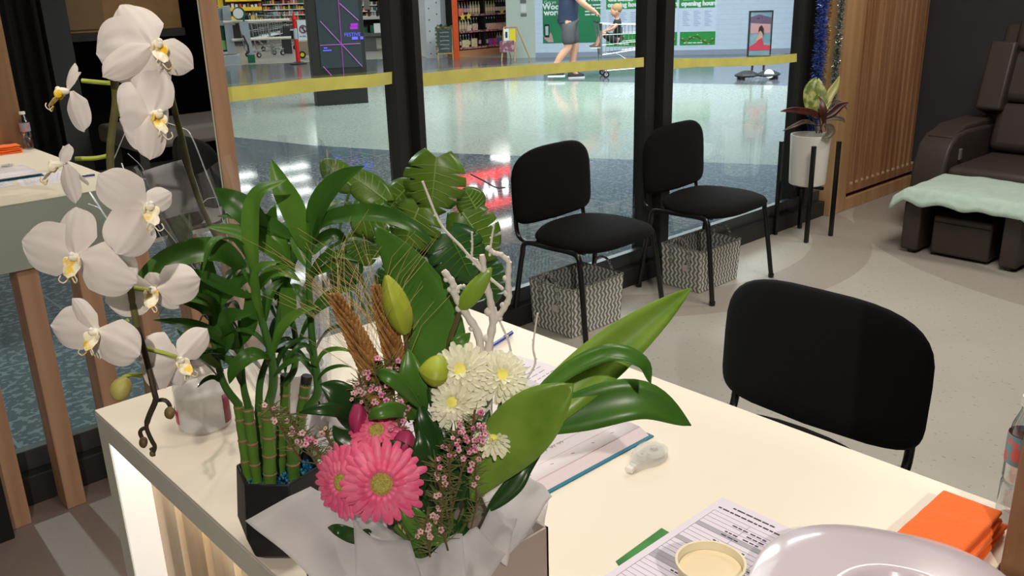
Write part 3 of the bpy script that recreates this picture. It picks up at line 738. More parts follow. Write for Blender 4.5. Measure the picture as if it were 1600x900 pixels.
# ---- portrait poster stand on a black weighted base
ps = V((12.60, 7.98, 0)); t = thing('poster_stand', 'black framed pavement poster stand with a dancer picture', 'poster stand', ps)
Dp = (ps-EYEP).dot(fw); fu = V((.73, -.68, 0)).normalized(); fn_ = V((fu.y, -fu.x, 0))*1; fn_ = fn_ if fn_.dot(ps) < 0 else -fn_
Ms = Matrix((fu, fn_, UP)).transposed().to_4x4(); Ms.translation = ps
zt = at(1195, 15, Dp).z; W2 = .185
fr = MB()
for lo, hi in (((-W2, -.02, .34), (-W2+.022, .02, zt)), ((W2-.022, -.02, .34), (W2, .02, zt)), ((-W2, -.02, zt-.022), (W2, .02, zt)), ((-W2, -.02, .34), (W2, .02, .362))): fr.box(lo, hi, Ms)
fr.build('frame', M_black, t, smooth=False)
pm = mat('dance poster', (150, 178, 186), .4, rgb2=(96, 130, 158), scale=3)
MB().box((-W2+.02, .012, .36), (W2-.02, .016, zt-.02), Ms).build('poster_sheet', pm, t, smooth=False)
hz_ = zt-.36
def pic(poly, m, nm, off=.017): MB().extr([Ms @ V((x*W2*.88, off, .36+y*hz_)) for x, y in poly], Ms.to_3x3() @ V((0, .002, 0))).build(nm, m, t, smooth=False)
pic([(-1, .74), (1, .70), (1, .84), (-.2, .92), (-1, .86)], mat('poster plum', (104, 84, 110), .5), 'picture'); pic([(-.9, .5), (.9, .5), (.9, .7), (-.9, .72)], mat('poster rose', (205, 150, 152), .5), 'picture', .0165)
pic([(-1, .12), (1, .12), (1, .22), (.4, .24), (.25, .36), (.1, .50), (-.1, .46), (-.3, .3), (-1, .2)], mat('poster pink', (214, 66, 92), .5), 'picture', .018)
pic([(-.1, .36), (-.35, .3), (-.4, .36), (-.1, .5), (0, .58), (.2, .56), (.25, .4)], mat('poster skin', (206, 160, 142), .5), 'picture', .02)
pic([(-.2, .52), (-.15, .64), (.1, .68), (.3, .6), (.35, .44), (.2, .5), (0, .56)], mat('poster dark hair', (46, 34, 36), .5), 'picture', .021)
bars(Ms @ V((-.07, .018, zt-.13)), fu, UP, .05, (2, 1), M_txt, t)
for x in (-.09, .09): MB().box((x-.014, -.012, .13), (x+.014, .012, .36), Ms).build('support', M_black, t, smooth=False)
Mbk = mat('recycled rubber', (48, 50, 52), .5, bump=.2)
for s in (-1, 1):
    mb = MB(); c = Ms @ V((s*.17, 0, .075)); prof = [(0, -.035), (.20, -.035), (.235, -.01), (.20, .012), (.08, .055), (0, .06)]
    mb.lathe(c, prof, 6, Matrix.Rotation(.3, 3, 'Z'), sx=1.0, sy=.85); mb.build('base_block', Mbk, t, smooth=False, bevel=.01)
    for q in (-1, 1): MB().lathe(Ms @ V((s*.26, q*.12, 0)), [(0, 0), (.035, 0), (.035, .045), (0, .045)], 10).build('foot', Mbk, t)
MB().lathe(Ms @ V((.14, .16, .09)), [(0, 0), (.075, 0), (.075, .004), (0, .004)], 20, Matrix.Rotation(PI/2-.5, 3, fu)).build('sticker', M_whitelam, t)

# ---- digital directory pillar
ka, kb = pz(497, 166), pz(576, 160.5); ku = (kb-ka).normalized(); kn = V((-ku.y, ku.x, 0)); kn = kn if kn.dot(ka) > 0 else -kn
kc = (ka+kb)/2; wk = (kb-ka).length
Mk = Matrix((ku, kn, UP)).transposed().to_4x4(); Mk.translation = kc
t = thing('digital_display', 'tall black digital display pillar showing pink crossing lines', 'display', kc)
MB().box((-wk/2, 0, 0), (wk/2, .34, .24), Mk).box((-wk/2-.03, -.02, .235), (wk/2+.03, .36, .275), Mk).build('plinth', M_black, t, smooth=False, bevel=.004)
MB().box((-wk/2-.02, .03, .27), (wk/2+.02, .30, 2.3), Mk).build('housing', M_black, t, smooth=False, bevel=.006)
M_scr = mat('screen glass', (58, 66, 70), .10, spec=.7, emit=.25)
MB().box((-wk/2+.10, .022, .50), (wk/2-.035, .031, 2.15), Mk).build('screen', M_scr, t, smooth=False)
M_pk = mat('screen pink', (150, 66, 160), .4, emit=.35); M_bl = mat('screen blue', (96, 92, 236), .4, emit=.9)
Dk = (kc-EYEP).dot(fw)
def kp(x, y): return plane_at(x, y, kc+kn*.019, kn)
for a_, b_ in (((528, -5), (537, 118)), ((500, 33), (566, 104)), ((500, 71), (563, 68)), ((530, 5), (560, 32)), ((505, 104), (518, 118))):
    MB().tube([kp(*a_), kp(*b_)], .006, 5).build('light_line', M_pk, t)
def ktext(s, x, y, h, m):
    p = kp(x, y); text(s, h/F_PX*Dk*1.35, p, ku, UP, m, t)
ktext('FESTIVE', 538, 57, 5.5, M_bl); M_pu = mat('screen purple', (150, 40, 180), .4, emit=.6)
for q_, m_, w_ in (((550, 62), M_bl, (2, 1)), ((548, 41), M_pu, (2.4,)), ((547, 46), M_pu, (2.6,)), ((505, 80), M_bl, (7,)), ((506, 76), M_bl, (3,))): bars(kp(*q_), ku, UP, .075 if q_[0] > 520 else .03, w_, m_, t)

# ---- neon shop sign above the liquor shop (seen only as a reflection on the dark tiles)
t = thing('shop_sign', 'glowing red shop sign with white letters, reflected on the dark tiles', 'sign', (12.2, 15.62, 2.5))
cs = []
for x, y in ((738, 291), (764, 296), (789, 303)):
    p = pz(x, y); d = p-EYEP; d = V((d.x, d.y, -d.z)); k = (15.6-p.y)/d.y; cs.append(p+d*k)
M_neon = mat('red neon', (255, 40, 36), .5, emit=4.0); M_wneon = mat('white neon', (255, 240, 245), .5, emit=12)
x0_, x1_ = cs[0].x-.42, cs[2].x+.45; zc = sum(c.z for c in cs)/3; rr_ = .27
MB().box((x0_, 15.62, zc-.48), (x1_, 15.9, zc+.48)).build('housing', M_red, t, smooth=False)
MB().box((x0_, 15.60, zc-.46), (x1_, 15.62, zc+.46)).build('face', M_neon, t, smooth=False)
for c, s in zip(cs, 'BWS'):
    MB().lathe((c.x, 15.598, zc), [(0, 0), (.29, 0), (.29, .012), (0, .012)], 28, Matrix.Rotation(PI/2, 3, 'X')).build('disc', mat('sign grey', (86, 74, 88), .5), t)
    text(s, .46, (c.x, 15.575, zc-.16), (1, 0, 0), UP, M_wneon, t, align='CENTER', bold=.015, ext=.006)

# ---- column with bolts, orange post
M_col = mat('column white', (206, 210, 216), .45); ca, cb_, cc = pz(668, 91), pz(692, 90.5), pz(708, 90.5)
t = thing('shop_column', 'white boxed column with rows of dark studs beside the chalkboard', 'column', ca)
u1 = (cb_-ca); bk = cb_ + V((.9, .55, 0)); bk2 = ca + V((.5, .9, 0))
MB().prism([(p.x, p.y) for p in (ca, cb_, bk, bk2)], 0, 4).build('cladding', M_col, t, smooth=False)
mb = MB()
for i in range(15):
    for j in (0.25, .75):
        p = ca + u1*j + V((0, 0, .1+i*.24+(.12 if j > .5 else 0))); mb.ell(p-nW*.01, .014, nu=8, nv=5)
mb.build('studs', M_black, t)
t = thing('orange_post', 'orange sign post at the entrance of the liquor shop', 'post', pz(714, 92))
oc = pz(714, 92); M_or = mat('orange paint', (222, 84, 22), .5)
MB().box((-.06, -.05, 0), (.06, .05, 1.43), Matrix.Translation(oc) @ Matrix.Rotation(-.7, 4, 'Z')).build('lower_panel', M_or, t, smooth=False)
MB().box((-.06, -.05, 1.43), (.06, .05, 2.2), Matrix.Translation(oc) @ Matrix.Rotation(-.7, 4, 'Z')).build('upper_panel', mat('post mauve', (160, 142, 150), .5), t, smooth=False)
# ---- liquor shelves with bottles
SY_ = 15.85; sx0, sx1 = 12.98, 14.75
t = thing('liquor_shelving', 'dark liquor shelving on a timber plinth behind the orange post', 'shelving', ((sx0+sx1)/2, SY_+.2, 0))
MB().box((sx0, SY_, 0), (sx1, SY_+.5, .14)).build('plinth', wood_mat('plinth timber', (196, 140, 98), (176, 122, 84), 2, 'X'), t, smooth=False)
M_dk = mat('shelf black', (26, 22, 24), .6)
mb = MB(); mb.box((sx0, SY_+.42, .14), (sx1, SY_+.5, 2.4))
for x in (sx0, sx0+.78, sx1-.04): mb.box((x, SY_+.02, .14), (x+.04, SY_+.42, 2.4))
mb.build('carcass', M_dk, t, smooth=False)
M_tick = mat('ticket pink', (214, 150, 150), .6, rgb2=(120, 60, 60), scale=20, thresh=(.45, .55))
sh = [.20, .55, .90, 1.25, 1.60]
for z in sh:
    MB().box((sx0+.04, SY_+.02, z-.03), (sx1-.04, SY_+.42, z)).build('shelf', M_dk, t, smooth=False)
    MB().box((sx0+.04, SY_+.005, z-.035), (sx1-.04, SY_+.02, z+.005)).build('ticket_strip', M_tick, t, smooth=False)
protos = {}
def bottle(c, h, r, cols, label, grp, capm=None):
    key = cols
    if key not in protos:
        o = thing('wine_bottle', label, 'bottle', c, group=grp)
        MB().lathe(c, [(0, 0), (r, 0), (r, h*.62), (r*.4, h*.78), (r*.34, h*.97), (0, h*.97)], 8).build('glass_body', mat('bottle '+cols, {'dark': (30, 34, 30), 'red': (60, 20, 30), 'clear': (170, 170, 130)}[cols], .2), o)
        MB().lathe(c+V((0, 0, h*.18)), [(r*1.04, 0), (r*1.04, h*.3)], 8).build('label_band', mat('label '+cols, {'dark': (226, 206, 196), 'red': (206, 170, 176), 'clear': (236, 190, 160)}[cols], .6), o)
        MB().lathe(c+V((0, 0, h*.86)), [(r*.42, 0), (r*.42, h*.14), (0, h*.14)], 8).build('cap', mat('cap '+cols, {'dark': (206, 206, 210), 'red': (150, 60, 60), 'clear': (190, 150, 70)}[cols], .3, metal=.5), o)
        protos[key] = o; return
    o = copy_tree(protos[key], c, 0, label); o['group'] = grp
names = ['lowest', 'second lowest', 'middle', 'fourth', 'top']
rb_ = random.Random(3)
for si, z in enumerate(sh):
    for bay, (a0, a1) in enumerate(((sx0+.09, sx0+.74), (sx0+.88, sx1-.1))):
        nb = int((a1-a0)/.075)
        for i in range(nb):
            if rb_.random() < .06: continue
            kind = ('dark', 'red', 'clear')[(si*2+bay+(i//4)) % 3]
            bottle(V((a0+(i+.5)*(a1-a0)/nb, SY_+.10, z+.001)), .275, .031, kind, 'wine bottle on the %s shelf of the liquor rack, %s bay' % (names[si], ('left', 'right')[bay]), 'wine bottles on the %s shelf, %s bay' % (names[si], ('left', 'right')[bay]))
for i, (x, w, h, c, z) in enumerate([(13.10, .14, .14, (224, 120, 108), .9), (13.32, .12, .11, (224, 196, 180), .55), (13.50, .14, .15, (216, 176, 160), .55), (13.2, .2, .16, (216, 196, 150), .2), (13.46, .16, .18, (222, 200, 160), .2),
                                     (13.95, .10, .15, (150, 70, 150), .2), (14.08, .10, .15, (206, 60, 110), .2), (14.22, .10, .15, (60, 110, 190), .2), (14.36, .10, .15, (206, 80, 50), .2), (14.10, .48, .10, (232, 176, 156), .55), (14.5, .3, .10, (222, 190, 170), .55)]):
    o = MB().box((x-w/2, SY_-.0+.025, z+.001), (x+w/2, SY_+.055, z+h)).build('carton', mat('carton %d' % i, c, .6, var=.2, scale=25), smooth=False)
    tag(o, ('coral', 'cream', 'pale pink', 'straw coloured', 'wheat coloured', 'purple', 'magenta', 'blue', 'orange red', 'long peach', 'pale')[i] + ' carton standing in front of the bottles on the liquor rack', 'carton', 'cartons on the liquor rack')
def star(c, r, m, lab):
    P = [c+V((math.cos(PI/2+k*PI/5)*(r if k % 2 == 0 else r*.45), 0, math.sin(PI/2+k*PI/5)*(r if k % 2 == 0 else r*.45))) for k in range(10)]
    tag(MB().extr(P, (0, .01, 0)).build('star_sign', m, smooth=False), lab, 'sign', 'yellow stars hung on the liquor rack')
M_star = mat('star yellow', (246, 206, 90), .5)
star(V((13.10, SY_-.03, .86)), .09, M_star, 'yellow paper star at the far left of the liquor rack'); star(V((13.27, SY_-.03, .87)), .09, M_star, 'yellow paper star right next to the leftmost star'); star(V((14.27, SY_-.03, .93)), .08, M_star, 'single yellow paper star on the right bay of the rack')
o = wbox(812.5, -4, 822, 5, .03, mat('plaque grey', (106, 110, 110), .5), None, 'wall_plaque'); tag(o, 'upper small grey plaque on the pale tiled wall', 'plaque', 'plaques on the tiled wall')
o = wbox(813.5, 7, 822, 19, .03, mat('plaque paper', (220, 224, 220), .6), None, 'wall_notice'); tag(o, 'small white notice between the two grey plaques', 'notice')
o = wbox(813.5, 21, 823, 25.5, .03, MATS['plaque grey'], None, 'wall_plaque'); tag(o, 'lower small grey plaque on the pale tiled wall', 'plaque', 'plaques on the tiled wall')

# ---- chalkboard A-frame and leaflet A-frame
M_ply = wood_mat('easel timber', (206, 164, 104), (186, 144, 88), 3)
def aframe(px0, px1, pyb, pyt, label, name, lean=.16):
    c = pz((px0+px1)/2, pyb); Dc = (c-EYEP).dot(fw); w = (px1-px0)/F_PX*Dc; h = (pyb-pyt)/F_PX*Dc/.96
    t = thing(name, label, 'sandwich board', c); n_ = V((-c.x, -c.y, 0)).normalized(); u_ = V((-n_.y, n_.x, 0)); u_ = u_ if u_.dot(cr) > 0 else -u_
    M_ = Matrix((u_, -n_, UP)).transposed().to_4x4(); M_.translation = c
    return t, M_, w, h
t, M_, w, h = aframe(685, 708, 94, 45, 'small chalkboard easel with green garland and handwriting, by the column', 'chalkboard_sign')
for s in (-1, 1): MB().tube([M_ @ V((s*w/2, -.06, 0)), M_ @ V((s*w/2, .06, h))], .014, 6).build('leg', M_ply, t); MB().tube([M_ @ V((s*w/2, .28, 0)), M_ @ V((s*w/2, .07, h))], .012, 6).build('rear_leg', M_ply, t)
MB().box((-w/2, -.02, h*.20), (w/2, .0, h*.96), M_).build('board', mat('slate', (62, 74, 74), .7, rgb2=(96, 110, 108), scale=18, thresh=(.5, .7)), t, smooth=False)
for z in (.2, .96): MB().box((-w/2, -.03, h*z-.012), (w/2, .005, h*z+.012), M_).build('rail', M_ply, t, smooth=False)
M_chalk = mat('chalk', (206, 214, 206), .8)
for i in range(5):
    P = [M_ @ V((-w*.32+w*.62*j/24, -.024, h*(.82-i*.12)+.018*math.sin(j*1.9+i)*abs(math.sin(j*.8+i*2)))) for j in range(25)]; MB().tube(P, .004, 4).build('chalk_writing', M_chalk, t)
M_ivy = mat('garland green', (84, 98, 60), .7)
mb = MB(); r_ = random.Random(5)
for i in range(60): 
    a_ = r_.random(); p = V((-w/2-.01, -.04, h*(.15+.85*a_*2))) if a_ < .5 else V((-w/2+w*(a_-.5)*2, -.04, h*.99))
    mb.ell(M_ @ (p+V((r_.uniform(-.02, .02), r_.uniform(-.01, .02), r_.uniform(-.02, .03)))), (.022, .012, .018), nu=6, nv=4)
mb.build('garland', M_ivy, t)
mb = MB().ell(M_ @ V((-w*.2, -.05, h*1.04)), .025, nu=8, nv=5).build('ornament', M_black, t)
t, M_, w, h = aframe(784, 804, 95, 47, 'timber leaflet easel with white and yellow cards in front of the tiled wall', 'leaflet_stand')
for s in (-1, 1): MB().tube([M_ @ V((s*w/2, -.16, 0)), M_ @ V((s*w/2+.06, .05, h))], .014, 6).build('leg', M_ply, t)
MB().tube([M_ @ V((w/2+.32, .10, 0.02)), M_ @ V((w/2+.06, .06, h))], .014, 6).build('rear_leg', M_ply, t); MB().tube([M_ @ V((-w/2+.2, .35, 0)), M_ @ V((-w/2+.06, .07, h))], .012, 6).build('rear_leg', M_ply, t)
MB().tube([M_ @ V((-w/2+.06, .05, h)), M_ @ V((w/2+.08, .05, h))], .016, 6).build('top_rail', M_ply, t)
MB().box((-w*.62, -.14, h*.28), (w*.5, -.10, h*.62), M_).build('lower_board', mat('leaflet maroon', (140, 84, 96), .6, rgb2=(196, 160, 176), scale=14, thresh=(.5, .62)), t, smooth=False)
MB().box((-w*.30, -.10, h*.62), (w*.12, -.08, h*.97), M_).build('white_card', M_whitelam, t, smooth=False); MB().box((w*.16, -.10, h*.58), (w*.62, -.08, h*.95), M_).build('yellow_card', mat('card yellow', (236, 214, 40), .6), t, smooth=False)
MB().box((-w*.16, -.106, h*.70), (-w*.0, -.10, h*.88), M_).build('card_print', M_black, t, smooth=False); bars(M_ @ V((w*.28, -.086, h*.76)), M_.col[0].xyz, UP, .07, (1.5,), M_black, t)

# ---- supermarket interior
M_chk = mat('counter grey', (92, 92, 92), .4); M_steel = mat('trolley steel', (176, 180, 184), .25, metal=.8); M_dg = mat('crate green', (20, 96, 66), .5); M_gy = mat('machine grey', (168, 176, 184), .4)
def facing(c):
    n_ = V((-c.x, -c.y, 0)).normalized(); u_ = V((-n_.y, n_.x, 0)); u_ = u_ if u_.dot(cr) > 0 else -u_
    M_ = Matrix((u_, -n_, UP)).transposed().to_4x4(); M_.translation = c; return M_
def pxbox(x0, x1, y0, y1, yfloor, depth, back=0):
    "box spec facing the camera: pixel extents, standing where row yfloor meets the floor"
    c = pz((x0+x1)/2, yfloor); Dc = (c-EYEP).dot(fw); k = Dc/F_PX; M_ = facing(c)
    def zz(y): return max(0.0, (yfloor-y)*k/.985)
    return M_, k, (-(x1-x0)/2*k, back, zz(y1)), ((x1-x0)/2*k, back+depth, zz(y0))
def pbox(mb, x0, x1, y0, y1, yf, depth, back=0):
    M_, k, lo, hi = pxbox(x0, x1, y0, y1, yf, depth, back); return mb.box(lo, hi, M_)
# service kiosk at far left
def kiosk_part(name, t, m, *a): return pbox(MB(), *a).build(name, m, t, smooth=False)
t = thing('checkout_machine', 'grey and green self checkout machine beside the tall timber post', 'checkout', pz(358, 100))
kiosk_part('base', t, M_gy, 344, 376, 88, 100, 100, .7); kiosk_part('cabinet', t, M_dg, 344, 368, 42, 82, 98, .5, .1); kiosk_part('side_column', t, M_gy, 358, 370, 15, 84, 98, .4, .05)
kiosk_part('counter', t, M_gy, 340, 374, 36, 43, 98, .8); kiosk_part('screen', t, mat('screen sky', (120, 176, 220), .3), 342, 356, 54, 60, 98, .02, .06); kiosk_part('light_panel', t, mat('panel lime', (130, 196, 110), .5), 351, 360, 65, 79, 98, .02, .06)
kiosk_part('head', t, M_gy, 340, 362, 18, 38, 98, .3, .2)
t = thing('gate_panel', 'grey exit gate with a green foot and a round price sign', 'gate', pz(393, 98))
c = pz(393, 98); M_ = facing(c); k = (c-EYEP).dot(fw)/F_PX
def kz(x, y, b=0): return M_ @ V(((x-393)*k, b, (98-y)*k))
MB().extr([kz(382, 35), kz(395, 35), kz(396, 60), kz(398, 86), kz(390, 86), kz(386, 62), kz(382, 48)], M_.col[1].xyz*.08).build('panel', M_gy, t, smooth=False)
MB().extr([kz(388, 86, -.02), kz(399, 86, -.02), kz(399, 98, -.02), kz(388, 98, -.02)], M_.col[1].xyz*.2).build('foot', M_dg, t, smooth=False)
MB().tube([kz(385, 56, -.01), kz(391, 72, -.01), kz(391, 82, -.01), kz(388, 84, -.01)], .02, 6).build('handle', mat('handle brown', (70, 44, 40), .5), t)
MB().lathe(kz(383, 24, -.02), [(0, 0), (.14, 0), (.14, .02), (0, .02)], 24, Matrix.Rotation(math.atan2(M_.col[1].y, M_.col[1].x)-PI/2, 3, 'Z') @ Matrix.Rotation(-PI/2, 3, 'X')).build('round_sign', mat('sign rim green', (30, 90, 60), .5), t)
MB().lathe(kz(382, 24, -.045), [(0, 0), (.11, 0), (.11, .02), (0, .02)], 24, Matrix.Rotation(math.atan2(M_.col[1].y, M_.col[1].x)-PI/2, 3, 'Z') @ Matrix.Rotation(-PI/2, 3, 'X')).build('sign_face', M_whitelam, t)
MB().tube([kz(389, 22), kz(389, 36)], .02, 6).build('sign_post', M_dg, t)
for y, lab in ((36.5, 'upper pale barrier rail in front of the trolleys'), (63.5, 'lower pale barrier rail in front of the trolleys')):
    o = MB().tube([kz(358 if y < 50 else 368, y, .22), kz(458, y, .22)], .03, 8).build('barrier_rail', mat('rail cream', (226, 216, 204), .4)); tag(o, lab, 'rail', 'barrier rails of the supermarket entrance')
o = MB().tube([kz(424.5, 33, .27), kz(426.5, 88, .27)], .02, 8).build('barrier_upright', M_steel); tag(o, 'thin steel upright holding the two barrier rails', 'post')
# gondola with yellow shelf fronts
t = thing('yellow_shelving', 'shelf unit with bright yellow sloped fronts and small packets', 'shelving', pz(390, 70))
M_yl = mat('shelf yellow', (238, 196, 24), .5)
kiosk_part('side_panel', t, M_yl, 349, 360, -10, 33, 72, .6); kiosk_part('back_panel', t, mat('shelf back dark', (56, 50, 46), .7), 358, 417, -12, 70, 72, .5, .4)  # back panel in one even dark brown
c = pz(388, 72); M_ = facing(c); k = (c-EYEP).dot(fw)/F_PX; i = 0; r_ = random.Random(9)
for y0 in (-14, -1, 13, 26):
    a_ = lambda x, y, b: M_ @ V(((x-388)*k, b, (72-y)*k))
    MB().extr([a_(362, y0+7, .05), a_(362, y0+5, .35), a_(362, y0+3, .35), a_(362, y0+1, 0.0), a_(362, y0+6, -.02)], M_.col[0].xyz*53*k).build('yellow_shelf', M_yl, t, smooth=False)
    for q in range(9):
        h = r_.uniform(3, 6); x = 364+q*5.8
        p = MB().extr([a_(x, y0+1, .06), a_(x+4, y0+1, .06), a_(x+4, y0+1-h, .10), a_(x, y0+1-h, .10)], M_.col[1].xyz*.05).build('packet', mat('packet %d' % (i % 5), ((232, 232, 228), (206, 90, 70), (240, 236, 210), (150, 110, 80), (250, 250, 250))[i % 5], .6), smooth=False)
        tag(p, 'small %s packet on a yellow sloped shelf in the supermarket' % ('white', 'red', 'cream', 'brown', 'bright white')[i % 5], 'packet', 'packets on the yellow shelves'); i += 1
# distant goods shelving full of colour
def clutter(x0, x1, y0, y1, yf, rows, cols, label, seed, pal):
    t = thing('goods_shelving', label, 'shelving', pz((x0+x1)/2, yf)); M_, k, lo, hi = pxbox(x0, x1, y0, y1, yf, .5)
    MB().box((lo[0], .4, 0), (hi[0], .5, hi[2]), M_).build('back_panel', mat('gondola dark', (52, 44, 44), .7), t, smooth=False)
    r_ = random.Random(seed); groups = {}; singles = {}
    for r in range(rows):
        z = lo[2]+(hi[2]-lo[2])*r/rows; hz2 = (hi[2]-lo[2])/rows
        MB().box((lo[0], 0, z-.02), (hi[0], .42, z+.005), M_).build('shelf', M_whitelam, t, smooth=False)
        for q in range(cols):
            w_ = (hi[0]-lo[0])/cols; x = lo[0]+q*w_; ci = r_.randrange(len(pal)); (groups.setdefault(ci, MB()) if rows*cols > 110 else singles.setdefault((r, q, ci), MB())).box((x+.01, .05+r_.random()*.05, z+.006), (x+w_*.9, .38, z+hz2*r_.uniform(.5, .85)), M_)
    for ci, mb in groups.items(): mb.build('stock', mat('stock %02x%02x%02x' % pal[ci], pal[ci], .6), t, smooth=False)['kind'] = 'stuff'
    for (r, q, ci), mb in singles.items(): mb.build('packet', mat('stock %02x%02x%02x' % pal[ci], pal[ci], .6), t, smooth=False)
    return t
pal = [(224, 120, 110), (236, 226, 214), (232, 190, 70), (110, 70, 60), (200, 206, 214), (60, 120, 80), (240, 150, 130), (64, 56, 72)]
clutter(334, 356, -15, 40, 66, 6, 6, 'far shelf with red and cream goods left of the yellow shelves', 1, pal)
clutter(416, 486, -15, 34, 62, 6, 18, 'far shelf with pink and orange goods behind the trolleys', 2, pal)
clutter(566, 616, -15, 28, 60, 5, 12, 'far goods shelf behind the checkout counter', 4, pal)
clutter(632, 672, -15, 40, 66, 3, 7, 'far dark shelf behind the two standing children', 6, [(36, 34, 38), (52, 48, 50), (70, 62, 60), (120, 110, 104)])
o = clutter(340, 700, -15, 44, 44, 7, 60, 'long back row of supermarket shelves at the far end', 8, pal); o.location = V(o.location)*1.0
# checkout counters
t = thing('checkout_counter', 'dark checkout counter with screens and green crates behind the display pillar', 'counter', pz(590, 82))
kiosk_part('bench', t, mat('bench pale', (186, 186, 182), .4), 560, 612, 29, 33, 80, .7); kiosk_part('lower_bench', t, M_chk, 560, 612, 53, 58, 80, .7); kiosk_part('pedestal', t, M_chk, 571, 589, 58, 80, 80, .5); kiosk_part('back_panel', t, M_dk, 560, 612, 33, 55, 80, .1, .5)
kiosk_part('screen', t, mat('monitor grey', (120, 112, 106), .4), 574, 583, 3, 19, 80, .08, .1); kiosk_part('screen', t, M_dk, 594, 600, 8, 22, 80, .08, .1); kiosk_part('screen_arm', t, M_dk, 579, 583, 18, 30, 80, .05, .2); kiosk_part('screen_arm', t, M_dk, 592, 596, 20, 30, 80, .05, .2)
for x0, x1, y0, y1, lab in ((581, 596, 42, 54, 'dark green crate under the checkout counter, nearer one'), (570, 577, 44, 54, 'dark green crate under the checkout counter, smaller one')):
    c_ = pbox(MB(), x0, x1, y0, y1, 80, .35, .1).build('green_crate', M_dg, smooth=False, bevel=.01); tag(c_, lab, 'crate', 'green crates under the checkout')
o = pbox(MB(), 587, 600, 39, 53, 80, .01, .06).build('white_bag', M_whitelam, smooth=False); tag(o, 'white paper bag hanging beside the green crates', 'bag')
o = pbox(MB(), 442, 457, 45, 84, 84, .04, 0).build('black_board', mat('board dark', (40, 44, 46), .6), smooth=False); tag(o, 'black message board leaning behind the red bollard', 'board')
# no entry sign
t = thing('warning_sign', 'white board with a crossed out circle beside the red bollard', 'sign', pz(476, 84))
c = pz(476, 84); M_ = facing(c); k = (c-EYEP).dot(fw)/F_PX
MB().box((-7*k, 0, (84-64)*k), (8*k, .02, (84-34)*k), M_).build('board', mat('sign board', (224, 232, 240), .5), t, smooth=False)
rc = M_ @ V((1.5*k, -.015, (84-47)*k)); R_ = M_.to_3x3()
MB().tube([rc + R_ @ V((math.cos(a)*5.4*k, 0, math.sin(a)*5.4*k)) for a in [i*PI/10 for i in range(21)]], .014, 6).build('ring', mat('ring plum', (120, 62, 84), .5), t)
MB().tube([rc + R_ @ V((-3.8*k, 0, 3.8*k)), rc + R_ @ V((3.8*k, 0, -3.8*k))], .014, 6).build('ring_bar', MATS['ring plum'], t)
MB().ell(rc+V((0, 0, .045)), (.018, .012, .02)).tube([rc+V((0, 0, .03)), rc+V((.01, 0, -.02)), rc+V((.03, 0, -.06))], .014, 6).build('walker_symbol', M_black, t)
bars(M_ @ V((-4.5*k, -.006, (84-58.5)*k)), M_.col[0].xyz, UP, .05, (1.4, 3), mat('ink blue', (70, 120, 190), .5), t)
for x in (-5, 6): MB().tube([M_ @ V((x*k, .02, 0)), M_ @ V((x*k, .02, (84-64)*k))], .015, 6).build('leg', M_steel, t)
t = thing('floor_wheel_stand', 'small trolley with a yellow wheel beside the red bollard', 'trolley', pz(473, 92))
c = pz(473, 92); M_ = facing(c); k = (c-EYEP).dot(fw)/F_PX
MB().lathe(M_ @ V((0, -.05, 6.5*k)), [(0, 0), (3*k, 0), (3*k, .04), (0, .04)], 18, R_ @ Matrix.Rotation(PI/2, 3, 'X')).build('wheel_rim', mat('wheel yellow', (222, 206, 40), .5), t)
MB().lathe(M_ @ V((0, -.02, 6.5*k)), [(0, 0), (5.5*k, 0), (5.5*k, .05), (0, .05)], 18, R_ @ Matrix.Rotation(PI/2, 3, 'X')).build('tyre', M_dk, t)
MB().box((-4*k, .04, 5*k), (10*k, .3, 26*k), M_).build('body', mat('sack tan', (150, 130, 110), .7), t, smooth=False)
# red and white bollard
bc = pz(466.5, 100); Db = (bc-EYEP).dot(fw); k = Db/F_PX
t = thing('safety_bollard', 'red and white safety bollard on a black rubber base', 'bollard', bc); M_rd = mat('bollard red', (232, 32, 26), .4)
MB().lathe(bc, [(0, 0), (13*k, 0), (13*k, .02), (6*k, .05), (0, .05)], 24).build('base', M_dk, t)
MB().lathe(bc+V((0, 0, .05)), [(3.4*k, 0), (3.0*k, 34*k)], 16).build('lower_tube', M_rd, t); MB().lathe(bc+V((0, 0, .05+34*k)), [(3.05*k, 0), (2.95*k, 16*k)], 16).build('reflective_band', mat('reflective silver', (196, 206, 212), .3), t)
MB().lathe(bc+V((0, 0, .05+50*k)), [(3.0*k, 0), (2.9*k, 12*k), (3.8*k, 13*k), (3.4*k, 16*k), (1.4*k, 20*k), (.8*k, 25*k), (0, 25*k)], 16).build('cap', M_rd, t)

